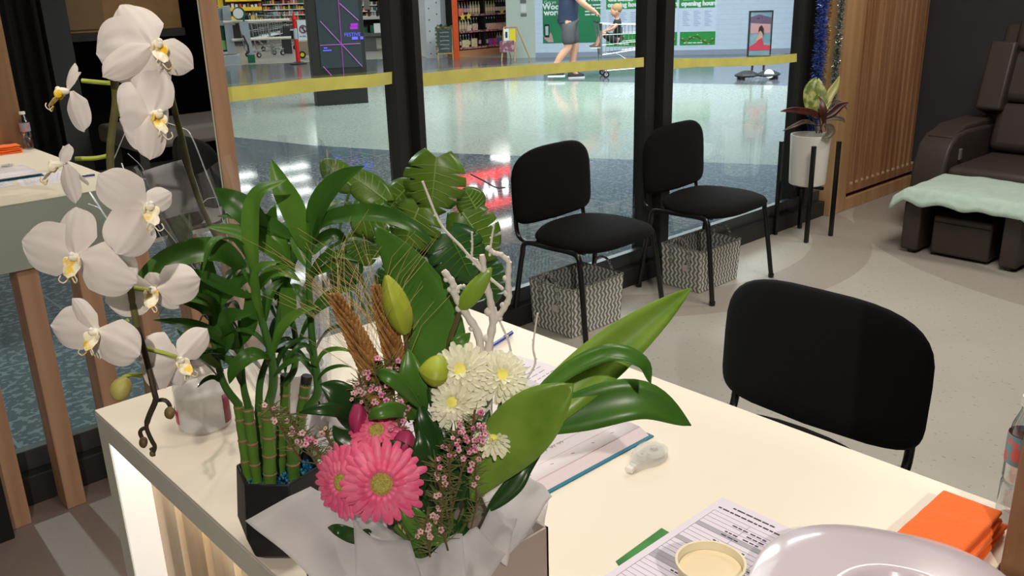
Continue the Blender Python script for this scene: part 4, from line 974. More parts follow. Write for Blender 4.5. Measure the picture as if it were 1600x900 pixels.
# ---- shopping trolleys
def trolley(c, ang, label, s=1.0, group=None):
    t = thing('shopping_trolley', label, 'trolley', c, ang, group=group); T = WM[t.name] @ Matrix.Scale(s, 4)
    P = lambda x, y, z: T @ V((x, y, z))
    def q(u, v, z):   # u along length 0..1 (0 = handle end), v -1..1
        x = -.42+.86*u; w = .27-.06*u; zb = .42+.10*u; return P(x + (0 if u < .5 else 0), v*w*(.86+.14*z), zb + (.98-.04*u-zb)*z)
    mb = MB(); r = .0045
    for z in (0, .33, .66, 1.0):
        mb.tube([q(0, -1, z), q(1, -1, z), q(1, 1, z), q(0, 1, z), q(0, -1, z)], .006 if z in (0, 1.0) else r, 5)
    for i in range(13):
        u = i/12
        for v in (-1, 1): mb.tube([q(u, v, 0), q(u, v, 1)], r, 4, cap=False)
        mb.tube([q(u, -1, 0), q(u, 1, 0)], r, 4, cap=False)
    for i in range(1, 8):
        v = -1+i/4
        mb.tube([q(0, v, 0), q(1, v, 0)], r, 4, cap=False)
        for u in (0, 1): mb.tube([q(u, v, 0), q(u, v, 1)], r, 4, cap=False)
    mb.build('basket', M_steel, t)
    ch_ = MB()
    for v in (-1, 1):
        ch_.tube([P(-.50, v*.24, 1.02), P(-.44, v*.25, .60), P(-.40, v*.25, .20), P(-.36, v*.25, .13), P(.42, v*.19, .16)], .012, 6)
        ch_.tube([P(.30, v*.20, .16), P(-.1, v*.22, .42)], .010, 6)
    ch_.tube([P(.42, -.19, .16), P(.42, .19, .16)], .012, 6); ch_.tube([P(-.36, -.25, .13), P(-.36, .25, .13)], .012, 6)
    ch_.build('chassis', M_steel, t)
    MB().tube([P(-.50, -.27, 1.02), P(-.50, .27, 1.02)], .017, 8).build('handle', mat('handle dark', (30, 50, 44), .5), t)
    MB().box((-.44, -.2, .86), (-.42, .2, .99), T).build('seat_flap', mat('flap green', (24, 62, 50), .5), t, smooth=False)
    for x, y in ((-.34, -.24), (-.34, .24), (.38, -.18), (.38, .18)):
        w = MB().lathe(P(x, y-.014*s, .062), [(0, 0), (.062*s, 0), (.062*s, .028*s), (0, .028*s)], 18, T.to_3x3().normalized() @ Matrix.Rotation(-PI/2, 3, 'X')).build('wheel', M_dk, t)
        wh = MB().lathe(P(x, y-.018*s, .062), [(0, 0), (.032*s, 0), (.032*s, .036*s), (0, .036*s)], 12, T.to_3x3().normalized() @ Matrix.Rotation(-PI/2, 3, 'X')).build('hub', mat('hub grey', (196, 200, 204), .4), t)
        MB().box((x-.012, y-.03, .06), (x+.012, y+.03, .15), T).build('caster', M_steel, t, smooth=False)
    for v in (-1, 1): MB().ell(q(1, v, 1.0), .02, nu=8, nv=6).build('corner_bumper', mat('bumper teal', (30, 70, 86), .5), t)
    return t
tdir = math.atan2(-.643, .766)
TC = V((11.80, 10.10, 0))
trolley(TC, tdir, 'steel shopping trolley pushed by the man, with a boy sitting inside', .88)
g = 'parked trolleys behind the barrier rails'
trolley(pz(415, 88), .1, 'parked shopping trolley behind the rails, directly right of the gate', 1.0, g); trolley(pz(437, 79), .1, 'parked shopping trolley behind the rails, directly left of the bollard', 1.0, g)
# ================================================================== people
def skin(name, nd, edges, m, parent, M_, root, sub=2):
    keys = list(nd); me = bpy.data.meshes.new(name); idx = {k: i for i, k in enumerate(keys)}
    Wi = WM[parent.name].inverted()
    me.from_pydata([tuple(Wi @ (M_ @ V(nd[k][0]))) for k in keys], [(idx[a], idx[b]) for a, b in edges], [])
    o = bpy.data.objects.new(name, me); COL.objects.link(o); o.parent = parent; WM[o.name] = WM[parent.name]
    o.modifiers.new('skin', 'SKIN').use_smooth_shade = True
    for k in keys:
        r = nd[k][1]; r = r if isinstance(r, tuple) else (r, r); sv = me.skin_vertices[0].data[idx[k]]; sv.radius = r; sv.use_root = (k == root)
    if sub: md = o.modifiers.new('sub', 'SUBSURF'); md.levels = sub; md.render_levels = sub
    me.materials.append(m); return o
M_skin = mat('skin', (214, 160, 134), .55, var=.04, scale=20); M_lip = mat('lips', (176, 106, 96), .5); M_eye = mat('eye dark', (40, 34, 32), .3)
def hand_nodes(nd, ed, w, d, side, pre, curl=.6):
    "palm and five fingers from wrist position w, direction d"
    d = V(d).normalized(); s = V(side).normalized(); n_ = d.cross(s)
    nd[pre+'palm'] = (w+d*.055, (.026, .018)); ed.append((pre+'wrist', pre+'palm'))
    for i, (off, ln) in enumerate(((-.030, .062), (-.010, .072), (.010, .068), (.030, .054))):
        b = w+d*.09+s*off; nd[pre+'f%d' % i] = (b, .0095); nd[pre+'g%d' % i] = (b+d*ln*.5-n_*ln*.25*curl, .0085); nd[pre+'h%d' % i] = (b+d*ln*.75-n_*ln*.7*curl, .0075)
        ed += [(pre+'palm', pre+'f%d' % i), (pre+'f%d' % i, pre+'g%d' % i), (pre+'g%d' % i, pre+'h%d' % i)]
    nd[pre+'t0'] = (w+d*.04-s*.035, .011); nd[pre+'t1'] = (w+d*.075-s*.055-n_*.01, .009)
    ed += [(pre+'palm', pre+'t0'), (pre+'t0', pre+'t1')]
def person(t, M_, P, shirt, shorts, hair, hairstyle='short', shoes=None, sleeve=.5, skirt=False, long_pants=False):
    "P: joint dict in local metres (front +x, left +y)"
    nd, ed = {}, []
    A = lambda k, r: nd.__setitem__(k, (V(P[k]), r))
    A('pelvis', .09*P['b']); A('waist', .098*P['b']); A('chest', .112*P['b']); A('neck0', .06*P['b']); A('neck1', .052*P['b']); A('head', (.075*P['h'], .088*P['h'])); A('crown', (.062*P['h'], .075*P['h']))
    ed += [('pelvis', 'waist'), ('waist', 'chest'), ('chest', 'neck0'), ('neck0', 'neck1'), ('neck1', 'head'), ('head', 'crown')]
    for s in 'lr':
        A('sh'+s, .058*P['b']); A('el'+s, .042*P['b']); A(s+'wrist', .028*P['b']); A('hip'+s, .085*P['b']); A('kn'+s, .056*P['b']); A('calf'+s, .055*P['b']); A('an'+s, .036*P['b']); A('toe'+s, (.036*P['b'], .025*P['b']))
        ed += [('chest', 'sh'+s), ('sh'+s, 'el'+s), ('el'+s, s+'wrist'), ('pelvis', 'hip'+s), ('hip'+s, 'kn'+s), ('kn'+s, 'calf'+s), ('calf'+s, 'an'+s), ('an'+s, 'toe'+s)]
        d = V(P[s+'wrist'])-V(P['el'+s]); hand_nodes(nd, ed, V(P[s+'wrist']), d, (0, 1, 0), s)
    skin('body', nd, ed, M_skin, t, M_, 'pelvis')
    g = .018
    n2 = {k: (nd[k][0], tuple(r+g for r in (nd[k][1] if isinstance(nd[k][1], tuple) else (nd[k][1],)*2))) for k in ('waist', 'chest', 'shl', 'shr')}
    n2['waist'] = (n2['waist'][0], .142*P['b']); n2['chest'] = (n2['chest'][0], .150*P['b'])
    n2['hem'] = (V(P['pelvis'])+V((0, 0, -.05)), .158*P['b']); n2['col'] = (V(P['neck0'])+V((0, 0, -.02)), .075*P['b'])
    e2 = [('hem', 'waist'), ('waist', 'chest'), ('chest', 'col'), ('chest', 'shl'), ('chest', 'shr')]
    for s in 'lr': n2['sl'+s] = (V(P['sh'+s]).lerp(V(P['el'+s]), sleeve), .066*P['b']); e2.append(('sh'+s, 'sl'+s))
    skin('shirt', n2, e2, shirt, t, M_, 'waist')
    n3 = {'top': (V(P['pelvis'])+V((0, 0, .03)), (.13*P['b'])), 'pv': (V(P['pelvis']), (.14*P['b']))}; e3 = [('top', 'pv')]
    for s in 'lr':
        kx = .92 if not long_pants else 1.0
        n3['h'+s] = (V(P['hip'+s]), .108*P['b']); n3['k'+s] = (V(P['hip'+s]).lerp(V(P['kn'+s]), kx), (.088 if not skirt else .11)*P['b']); e3 += [('pv', 'h'+s), ('h'+s, 'k'+s)]
        if long_pants: n3['a'+s] = (V(P['an'+s]), .055*P['b']); e3.append(('k'+s, 'a'+s))
    skin('trousers' if long_pants else 'shorts', n3, e3, shorts, t, M_, 'pv')
    hd = V(P['head']); hc = (hd+V(P['crown']))/2 + V((0, 0, .01)); k = P['h']; fx = V(P.get('face', (1, 0, 0))).normalized()
    R = Matrix((fx, UP.cross(fx).normalized(), fx.cross(UP.cross(fx)).normalized())).transposed()
    H = lambda x, y, z: M_ @ (hc + R @ (V((x, y, z))*k))
    MR = M_.to_3x3() @ R
    MB().ell(H(-.012, 0, .035), (.105*k, .088*k, .098*k), MR, 14, 10).build('hair', hair, t, angle=0)
    mb = MB().ell(H(.012, 0, -.02), (.092*k, .074*k, .105*k), MR, 14, 10); mb.ell(H(.105, 0, -.025), (.018*k, .013*k, .02*k), MR, 8, 6)
    for s in (-1, 1): mb.ell(H(0, s*.078, -.025), (.02*k, .010*k, .03*k), MR, 8, 6)
    mb.build('face', M_skin, t, angle=0)
    mb = MB()
    for s in (-1, 1): mb.ell(H(.098, s*.030, .0), (.006*k, .011*k, .006*k), MR, 8, 6)
    mb.build('eyes', M_eye, t); MB().ell(H(.098, 0, -.068), (.007*k, .024*k, .006*k), MR, 8, 6).build('mouth', M_lip, t)
    if shoes:
        for s in 'lr':
            a, b = V(P['an'+s]), V(P['toe'+s]); d = (b-a); d.z = 0; d.normalize(); sd = UP.cross(d)
            q = lambda x, y, z: M_ @ (V((a.x, a.y, a.z-.075*P['b'])) + d*x*P['b'] + sd*y*P['b'] + V((0, 0, z*P['b'])))
            MB().lathe((0, 0, 0), [(0, 0)], 3) if False else None
            kb = min(P['b'], 1.0)/P['b']; out = [(-.085, -.035), (-.06, -.045), (.06, -.04), (.13, -.05), (.19, -.035), (.205, 0), (.19, .035), (.13, .05), (.06, .04), (-.06, .045), (-.085, .035)]; out = [(x*kb, y*kb) for x, y in out]
            def ringz(z, sc): return [q(x*sc+.0, y*sc, z) for x, y in out]
            mb = MB(); rr = [ringz(-.0, 1), ringz(.025, 1.0)]; 
            vs = [[mb.bm.verts.new(p) for p in r] for r in rr]
            for i in range(len(out)): mb.bm.faces.new((vs[0][i], vs[0][(i+1) % len(out)], vs[1][(i+1) % len(out)], vs[1][i]))
            mb.bm.faces.new(vs[0][::-1]); mb.bm.faces.new(vs[1]); sh_ = mb.build('sole', M_whitelam, t)
            mb = MB(); sh2 = []
            for z, sc, cut in ((.024, .97, 1), (.055, .93, 1), (.08, .75, .55), (.115, .55, .2)):
                sh2.append([mb.bm.verts.new(q((x if x < .06 else .06+(x-.06)*cut)*sc-.005, y*sc*(.95 if z < .06 else .8), z)) for x, y in out])
            for i in range(3):
                for j in range(len(out)): mb.bm.faces.new((sh2[i][j], sh2[i][(j+1) % len(out)], sh2[i+1][(j+1) % len(out)], sh2[i+1][j]))
            mb.bm.faces.new(sh2[0][::-1]); mb.bm.faces.new(sh2[-1]); mb.build('shoe', shoes, t)
    return t
def frame_at(c, ang): return Matrix.Translation(V(c)) @ Matrix.Rotation(ang, 4, 'Z')
# the man pushing the trolley: front +x towards the trolley
mc = pz(889, 123); Mm = frame_at(mc, tdir)
t = thing('person', 'person in navy t-shirt, grey shorts and dark trainers pushing a shopping trolley', 'person', mc)
Pm = dict(b=1.28, h=1.0, pelvis=(-.02, 0, .93), waist=(-.01, 0, 1.10), chest=(.01, 0, 1.32), neck0=(.02, 0, 1.50), neck1=(.03, 0, 1.56), head=(.05, 0, 1.62), crown=(.04, 0, 1.70),
          shl=(.02, .20, 1.42), shr=(.02, -.20, 1.42), ell=(.22, .26, 1.22), elr=(.20, -.26, 1.20), lwrist=(.40, .18, 1.08), rwrist=(.40, -.18, 1.07),
          hipl=(.02, .095, .88), hipr=(-.02, -.095, .88), knl=(.12, .10, .50), knr=(-.02, -.10, .50), calfl=(.08, .10, .36), calfr=(-.14, -.10, .38), anl=(.08, .10, .085), anr=(-.28, -.10, .14), toel=(.20, .11, .045), toer=(-.18, -.11, .05))
person(t, Mm, Pm, mat('navy cotton', (46, 56, 82), .8), mat('grey shorts', (84, 82, 86), .8), mat('grey hair', (110, 100, 92), .8), shoes=mat('trainer dark', (48, 50, 56), .6))
# boy sitting in the trolley, facing back to the man
bc_ = TC - uW*.13 + V((0, 0, .44)); Mb_ = frame_at((bc_.x, bc_.y, 0), tdir+PI)
t = thing('person', 'small child in black and yellow top sitting inside the shopping trolley', 'person', (bc_.x, bc_.y, .44))
Pb = dict(b=.62, h=.86, pelvis=(-.05, 0, .60), waist=(-.06, 0, .70), chest=(-.05, 0, .82), neck0=(-.04, 0, .93), neck1=(-.035, 0, .96), head=(-.02, 0, 1.02), crown=(-.03, 0, 1.09),
          shl=(-.05, .12, .88), shr=(-.05, -.12, .88), ell=(.05, .14, .78), elr=(.05, -.14, .78), lwrist=(.16, .07, .74), rwrist=(.16, -.07, .74),
          hipl=(-.02, .06, .57), hipr=(-.02, -.06, .57), knl=(.20, .08, .72), knr=(.20, -.08, .70), calfl=(.25, .08, .64), calfr=(.25, -.08, .62), anl=(.30, .08, .52), anr=(.30, -.08, .52), toel=(.38, .08, .50), toer=(.38, -.08, .50))
person(t, Mb_, Pb, mat('black jersey', (32, 40, 36), .8), mat('black shorts', (36, 40, 42), .8), mat('light brown hair', (166, 128, 92), .8), shoes=mat('shoe brown', (110, 84, 66), .7))
mb = MB().tube([Mb_ @ V(p) for p in ((-.03, .135, .87), (.02, .11, .82), (.03, .085, .74))], .012, 6); mb.build('yellow_stripe', mat('stripe yellow', (220, 206, 110), .6), t)
# two schoolchildren inside the supermarket, seen from behind
def school(px, pyf, h, ang, label, shirt, shorts, hair, skirt=False, bag=None):
    c = pz(px, pyf); M_ = frame_at(c, math.atan2(c.y, c.x)+ang); t = thing('person', label, 'person', c); k = h/1.62
    P = dict(b=.86*k, h=.97, pelvis=(0, 0, .84), waist=(0, 0, .98), chest=(0, 0, 1.18), neck0=(0, 0, 1.34), neck1=(.005, 0, 1.38), head=(.02, 0, 1.45), crown=(.01, 0, 1.53), shl=(0, .17, 1.27), shr=(0, -.17, 1.27), ell=(.02, .21, 1.02), elr=(.02, -.21, 1.02), lwrist=(.14, .16, .90), rwrist=(.12, -.18, .86),
             hipl=(0, .08, .80), hipr=(0, -.08, .80), knl=(.01, .085, .46), knr=(.01, -.085, .46), calfl=(-.01, .085, .34), calfr=(-.01, -.085, .34), anl=(-.02, .085, .08), anr=(-.02, -.085, .08), toel=(.09, .10, .04), toer=(.09, -.10, .04))
    P = {a: (tuple(v_*k for v_ in b) if isinstance(b, tuple) else b) for a, b in P.items()}
    person(t, M_, P, shirt, shorts, hair, shoes=mat('school shoe', (30, 28, 30), .5), skirt=skirt)
    if bag: MB().ell(M_ @ V((-.17*k, 0, 1.06*k)), (.09*k, .15*k, .22*k), M_.to_3x3()).build('backpack', bag, t); 
    return t
school(646, 75, 1.66, .1, 'person in dark uniform with a red backpack, left of the two by the white column', mat('uniform navy', (34, 38, 52), .8), mat('uniform shorts', (30, 32, 44), .8), mat('dark brown hair', (84, 58, 46), .8), bag=mat('backpack red', (160, 60, 40), .7))
t = school(657.5, 76, 1.50, -.15, 'person in a dark dress with fair hair, beside the white column', mat('dress charcoal', (56, 54, 62), .8), mat('dress skirt', (54, 54, 62), .8), mat('fair hair', (150, 112, 84), .8), skirt=True)
c = pz(657.5, 76); MB().tube([c+V((0, 0, 1.42))-c.normalized()*.09, c+V((0, 0, 1.28))-c.normalized()*.12, c+V((0, 0, 1.12))-c.normalized()*.11], [.035, .035, .015], 8).build('ponytail', MATS['fair hair'], t)
# ================================================================== things on the desk
NH = V((fw.x, fw.y, 0)).normalized()
def vpl(x, y, base, off=0):
    "point on the upright plane through base that faces the camera, moved off metres nearer"
    return plane_at(x, y, V((base[0], base[1], 0)) - NH*off, NH)
DZ = HD
M_leaf = mat('leaf deep green', (46, 86, 30), .36, rgb2=(66, 110, 38), scale=14, translucent=.25, stretch=(1, 1, .4))
M_leaf2 = mat('leaf fresh green', (68, 114, 36), .36, rgb2=(98, 142, 52), scale=10, translucent=.3)
M_leaf3 = mat('leaf dark', (32, 62, 28), .3, rgb2=(44, 80, 34), scale=12, translucent=.15)
M_lily = mat('lily leaf', (120, 158, 54), .33, rgb2=(146, 180, 74), scale=9, translucent=.3, stretch=(.6, 3, 3)); M_lilyd = mat('lily leaf deep', (68, 116, 40), .33, rgb2=(90, 138, 54), scale=9, translucent=.25)
M_stemg = mat('stem green', (96, 122, 60), .5); M_bam = mat('bamboo stalk', (98, 138, 52), .3, rgb2=(66, 104, 40), scale=9, stretch=(1, 1, .25)); M_node = mat('bamboo node', (150, 118, 84), .6)

# ---- lucky bamboo
BB = V((.497, 1.052, DZ))
t = thing('lucky_bamboo', 'lucky bamboo with leafy stalks in a black faceted pot with blue gravel', 'potted plant', BB)
M_potb = mat('black ceramic', (34, 34, 37), .42, spec=.4, bump=.05)
# faceted pot : wide at one low corner
def ringp(r, z, rot, sx=1, sy=1, n=6, dx=0, dy=0): return [BB + V((dx+r*sx*math.cos(rot+2*PI*k/n), dy+r*sy*math.sin(rot+2*PI*k/n), z)) for k in range(n)]
mb = MB(); rot = .25
rings = [ringp(.045, 0, rot), ringp(.060, .012, rot), ringp(.070, .045, rot), ringp(.061, .128, rot), ringp(.057, .128, rot), ringp(.055, .105, rot), ringp(.02, .104, rot)]
vs = [[mb.bm.verts.new(p) for p in r] for r in rings]
for i in range(len(vs)-1):
    for k in range(6): mb.bm.faces.new((vs[i][k], vs[i][(k+1) % 6], vs[i+1][(k+1) % 6], vs[i+1][k]))
mb.bm.faces.new(vs[0][::-1]); mb.bm.faces.new(vs[-1]); mb.build('pot', M_potb, t, smooth=True, bevel=.003, angle=20)
M_grav = mat('blue glass gravel', (16, 76, 112), .12, spec=.8, rgb2=(60, 150, 180), scale=160, thresh=(.5, .7))
gr = MB(); r_ = random.Random(2)
for i in range(420):
    a, q = r_.uniform(0, 2*PI), .050*math.sqrt(r_.random()); gr.ell(BB+V((q*math.cos(a), q*math.sin(a), .106+r_.uniform(0, .008))), (r_.uniform(.002, .004), r_.uniform(.002, .004), r_.uniform(.002, .0035)), Matrix.Rotation(r_.uniform(0, 3), 3, 'X'), 5, 4)
g_ = gr.build('gravel', M_grav, t, angle=0); g_['kind'] = 'stuff'
def bpt(x, y, off=0): return vpl(x, y, BB, off)
stalks = [((372, 632), (388, 758), 13, .010), ((387, 636), (403, 762), 15, .02), ((419, 632), (422, 770), 19, .035), ((440, 655), (438, 750), 16, -.01), ((454, 650), (459, 750), 18, .01), ((478, 598), (458, 742), 16, -.02), ((446, 596), (444, 735), 15, -.035), ((404, 640), (410, 745), 12, -.025)]
for (a, b_, w, off) in stalks:
    A_, B2 = bpt(*a, off), bpt(*b_, off); B2.z = DZ+.100; r = w/2/F_PX*1.33; n = 22; P = [A_.lerp(B2, i/n) for i in range(n+1)]
    s_ = MB().tube(P, [r*(1+.05*math.sin(i*1.3)) for i in range(n+1)], 12).build('stalk', M_bam, t, angle=60)
    L_ = (A_-B2).length; k = max(2, int(L_/.026)); nb = MB(); ax = (A_-B2).normalized(); R_ = ax.to_track_quat('Z', 'Y').to_matrix()
    for i in range(k+1): nb.lathe(B2.lerp(A_, min(.97, (i+.3)/k)), [(r*1.0, -.0022), (r*1.12, 0), (r*1.0, .0022)], 12, R_)
    nb.build('node_rings', M_node, s_)
    if a[1] < 605: MB().lathe(A_, [(0, -.003), (r*1.0, -.003), (r*1.05, .009), (r*.9, .011), (0, .011)], 12, R_).build('cut_cap', M_dk, s_)
def shoot(P, r=.0045):
    p = [bpt(*q) for q in P]; c = spline(p, 20); MB().tube(c, [r*(1.25-.7*i/20) for i in range(21)], 8).build('shoot', mat('shoot green', (62, 104, 42), .4), t, angle=60); return c
shoots = [shoot([(374, 634, .01), (350, 600, .02), (337, 550, .03), (329, 494, .03), (325, 440, .03)]), shoot([(388, 636, .02), (380, 600, .03), (377, 545, .03), (374, 500, .03)]),
          shoot([(419, 634, .035), (427, 600, .04), (424, 555, .05), (408, 495, .05), (396, 430, .05), (388, 372, .05)], .0055), shoot([(446, 600, -.03), (460, 575, -.02), (462, 530, -.02), (450, 470, -.01), (452, 420, 0)]),
          shoot([(480, 640, -.01), (497, 610, 0), (490, 555, 0), (485, 485, .0), (482, 420, .0), (487, 365, .0)], .0055), shoot([(404, 640, -.02), (408, 590, -.02), (432, 520, -.02), (440, 440, -.02), (452, 380, -.01)])]
def bleaf(P, wpx, m=M_leaf, nrm=None, fold=.2, peak=.42, tw=0):
    p = [bpt(*q) for q in P]; leaf(MB(), p, wpx/F_PX*1.2, nrm or (-NH*.8+UP*.6), fold=fold, peak=peak, twist=tw).build('leaf', m, t, angle=0)
LB = [([(478, 395, 0), (462, 335, .01), (440, 290, .01), (424, 249, 0)], 36), ([(487, 372, 0), (500, 325, .03), (530, 285, .05), (570, 259, .06)], 38), ([(488, 378, .0), (510, 345, .04), (580, 334, .08), (640, 352, .1), (680, 384, .1)], 27),
      ([(400, 430, .05), (393, 365, .07), (402, 305, .08), (447, 281, .07)], 27), ([(420, 372, .0), (388, 335, .02), (356, 312, .02), (334, 294, .03)], 40), ([(458, 374, -.01), (425, 352, .0), (385, 338, .01), (340, 338, .02)], 22),
      ([(462, 425, -.01), (420, 385, .01), (370, 362, .02), (321, 354, .03)], 26), ([(384, 418, .05), (335, 393, .09), (262, 408, .12), (199, 450, .13)], 38), ([(392, 466, .05), (350, 447, .07), (318, 432, .09), (292, 420, .1)], 20),
      ([(345, 490, .03), (320, 470, .06), (258, 461, .1), (186, 464, .12)], 17), ([(335, 500, .03), (318, 480, .06), (288, 468, .08), (246, 460, .1)], 20), ([(370, 548, .03), (330, 520, .07), (290, 505, .09), (239, 500, .1)], 17),
      ([(350, 580, .02), (320, 555, .06), (297, 535, .08), (276, 514, .09)], 15), ([(335, 505, .03), (330, 465, .04), (326, 425, .04), (322, 390, .03)], 30), ([(343, 560, .03), (352, 530, .05), (346, 500, .05), (334, 470, .05)], 32),
      ([(410, 500, .05), (402, 460, .08), (404, 420, .1), (440, 408, .1)], 16), ([(482, 440, 0), (497, 415, .03), (520, 398, .05), (560, 408, .06)], 16), ([(485, 432, 0), (510, 420, .03), (535, 408, .04), (548, 392, .04)], 14),
      ([(446, 515, -.01), (452, 480, .0), (447, 450, .0), (442, 430, 0)], 26), ([(372, 545, .03), (362, 515, .06), (360, 495, .08), (395, 490, .09)], 32), ([(424, 560, .05), (395, 555, .09), (368, 575, .1), (358, 600, .1)], 24),
      ([(424, 560, .05), (440, 515, .07), (465, 490, .07), (500, 478, .07)], 16), ([(463, 545, -.02), (450, 530, 0), (430, 540, .02), (424, 560, .03)], 9), ([(490, 560, 0), (478, 540, .02), (460, 548, .03), (440, 575, .03)], 9),
      ([(492, 580, 0), (505, 552, .02), (530, 545, .03), (556, 552, .03)], 8), ([(492, 600, 0), (508, 580, .02), (530, 572, .03), (552, 574, .03)], 7), ([(485, 490, 0), (505, 470, .01), (530, 455, .02), (560, 452, .02)], 16),
      ([(452, 410, -.01), (436, 385, -.01), (425, 350, -.02), (430, 318, -.03)], 30), ([(430, 470, -.02), (440, 430, -.02), (456, 395, -.02), (470, 365, -.02)], 26), ([(396, 430, .05), (372, 445, .03), (345, 470, .03), (330, 500, .03)], 26),
      ([(400, 455, .05), (420, 430, .05), (445, 425, .06), (470, 440, .06)], 20), ([(376, 600, .03), (372, 575, .05), (352, 560, .06), (330, 556, .07)], 13), ([(426, 590, .05), (446, 570, .06), (470, 560, .06), (492, 566, .05)], 9),
      ([(336, 540, .03), (316, 520, .05), (300, 512, .06), (283, 512, .07)], 12), ([(376, 540, .03), (390, 510, .04), (392, 480, .04), (384, 452, .04)], 26), ([(350, 600, .02), (335, 590, .03), (320, 594, .04), (308, 606, .04)], 8),
      ([(482, 420, 0), (468, 380, -.01), (470, 340, -.02), (462, 300, -.03)], 26), ([(486, 400, 0), (500, 380, -.01), (524, 366, -.02), (545, 380, -.03)], 22)]
for i, (P, w) in enumerate(LB): bleaf(P, w, M_leaf if i % 3 else M_leaf2, tw=(i % 5-2)*.12)
r_ = random.Random(11)
for c in shoots:
    for i in range(5, 20, 3):
        p = c[i]; a = r_.uniform(0, 2*PI); h = V((math.cos(a), math.sin(a), 0)); ln = r_.uniform(.06, .11)
        P = [p, p+h*ln*.3+UP*ln*.45, p+h*ln*.7+UP*ln*.55, p+h*ln+UP*ln*r_.uniform(.1, .5)]
        leaf(MB(), P, r_.uniform(.010, .019), UP-h*.5, fold=.2).build('leaf', M_leaf if r_.random() < .6 else M_leaf3, t, angle=0)

# ---- white orchid
OB = V((.72, 1.40, DZ)); OS = V((.285, .925, DZ))
t_or = thing('potted_orchid', 'white moth orchid arching over the desk from a white pot in a clear sleeve', 'potted orchid', OB)
MB().lathe(OB, [(0, 0), (.045, 0), (.058, .10), (.058, .105), (.052, .105), (.05, .09), (0, .09)], 28).build('pot', mat('white glazed pot', (226, 224, 222), .3), t_or)
M_pet = mat('orchid petal', (232, 224, 220), .75, var=.02, scale=30, translucent=.22, bump=.12, bscale=40, sheen=.1)
M_lipy = mat('orchid lip yellow', (246, 238, 214), .5, rgb2=(238, 200, 50), scale=70, thresh=(.5, .6)); M_lipr = mat('orchid lip orange', (214, 120, 40), .5); M_lipw = mat('orchid column', (248, 242, 226), .5)
def op(x, y, off=0): return vpl(x, y, OS, off)
def petal(mb, c, R, ang, ln, wd, cup=.12, base=.12, point=0, back=0):
    "rounded petal in the flower frame R (x right, y up, z out)"
    ca_, sa_ = math.cos(ang), math.sin(ang); seed = ang*3+ln*50
    def fn(u, v):
        s = (v-.5)*2; w = (base + (1-base)*math.sin(PI*min(1, (u*.94+.03)**.78))**.62)*wd/2
        if point: w *= 1-.35*u**3
        if u > .97: w *= .55
        x = u*ln*(1-.10*s*s*u); y = s*w
        z = cup*ln*math.sin(u*2.6)*.6 - cup*wd*.6*s*s - back*u*u*ln + .018*ln*math.sin(u*9+s*4+seed) + .02*ln*noise.noise(V((u*3, s*2, seed)))
        return c + R @ V((x*ca_-y*sa_, x*sa_+y*ca_, z))
    mb.grid(fn, 14, 12)
def blossom(x, y, off, size, face, petals, lip=True, liproll=0, camw=.5):
    "petals: (tip x, tip y, width px, depth of the tip towards the camera)"
    c = op(x, y, off); kk = (c-EYEP).dot(fw)/F_PX
    z = (cr*face[0]+cu*face[1]-fw*face[2]).normalized()
    up = cu*math.cos(liproll)+cr*math.sin(liproll); xx = up.cross(z).normalized(); yy = z.cross(xx)
    R = Matrix((xx, yy, z)).transposed(); S = size; mb = MB()
    for i, (tx, ty, w, dp) in enumerate(petals):
        tip = at(tx, ty, (c-EYEP).dot(fw)-dp); v_ = tip-c; W = w*kk*1.08; L_ = v_.length
        ay = v_.normalized(); nz_ = (z*.8-fw*camw); nz_ = (nz_-ay*nz_.dot(ay)).normalized(); ax = ay.cross(nz_); seed = x*.37+i*5.1
        def fn(u, q):
            s = (q-.5)*2; u = (1-math.cos(PI*u))/2; wf = max(.01, 1-abs((u**.85)*2-1)**3.0)**.5; wf = max(wf, .16*(1-u)); wf = min(wf, .16+u*2.6)
            yv = u*L_*(1-.05*s*s) ; h = .10*W*math.sin(u*2.9) - .16*W*s*s*wf - .10*L_*u*u + .045*W*noise.noise(V((u*2.2, s*1.4, seed))) + .012*W*math.sin(s*14+seed)*u
            h += .05*W*math.exp(-(s*5)**2)*(1-u)
            return c + ay*yv + ax*s*wf*W/2 + nz_*(h - .004*(i % 2))
        mb.grid(fn, 20, 18)
    o = mb.build('blossom', M_pet, t_or, angle=0)
    MB().ell(c+R @ V((0, -.005*S, .06*S)), (.045*S, .042*S, .08*S), R, 10, 8).ell(c+R @ V((0, .02*S, .105*S)), (.03*S, .028*S, .03*S), R, 8, 6).build('column', M_lipw, o)
    mb = MB()
    for s in (-1, 1): mb.ell(c+R @ V((s*.055*S, -.045*S, .09*S)), (.016*S, .05*S, .045*S), R @ Matrix.Rotation(s*.5, 3, 'Y'), 10, 8)
    petal(mb, c+R @ V((0, -.03*S, .05*S)), R @ Matrix.Rotation(-.75, 3, 'X'), math.radians(270), .22*S, .15*S, .2, .4)
    for s in (-1, 1): mb.tube(spline([c+R @ V((s*.01*S, -.18*S, .15*S)), c+R @ V((s*.05*S, -.23*S, .18*S)), c+R @ V((s*.08*S, -.20*S, .21*S)), c+R @ V((s*.06*S, -.16*S, .21*S))], 8), .006*S, 5)
    mb.build('lip', M_lipy, o); MB().ell(c+R @ V((0, -.02*S, .09*S)), (.02*S, .018*S, .026*S), R, 8, 6).build('lip_throat', M_lipr, o)
blossom(240, 70, .0, .105, (.75, -.05, .66), [(188, 2, 66, -.01), (150, 82, 96, .02), (162, 118, 42, .03), (236, 152, 56, .01), (304, 106, 50, -.02)])
blossom(238, 178, .04, .098, (.85, -.1, .5), [(254, 101, 54, -.02), (191, 184, 98, .02), (236, 248, 44, .01), (272, 172, 50, -.03)])
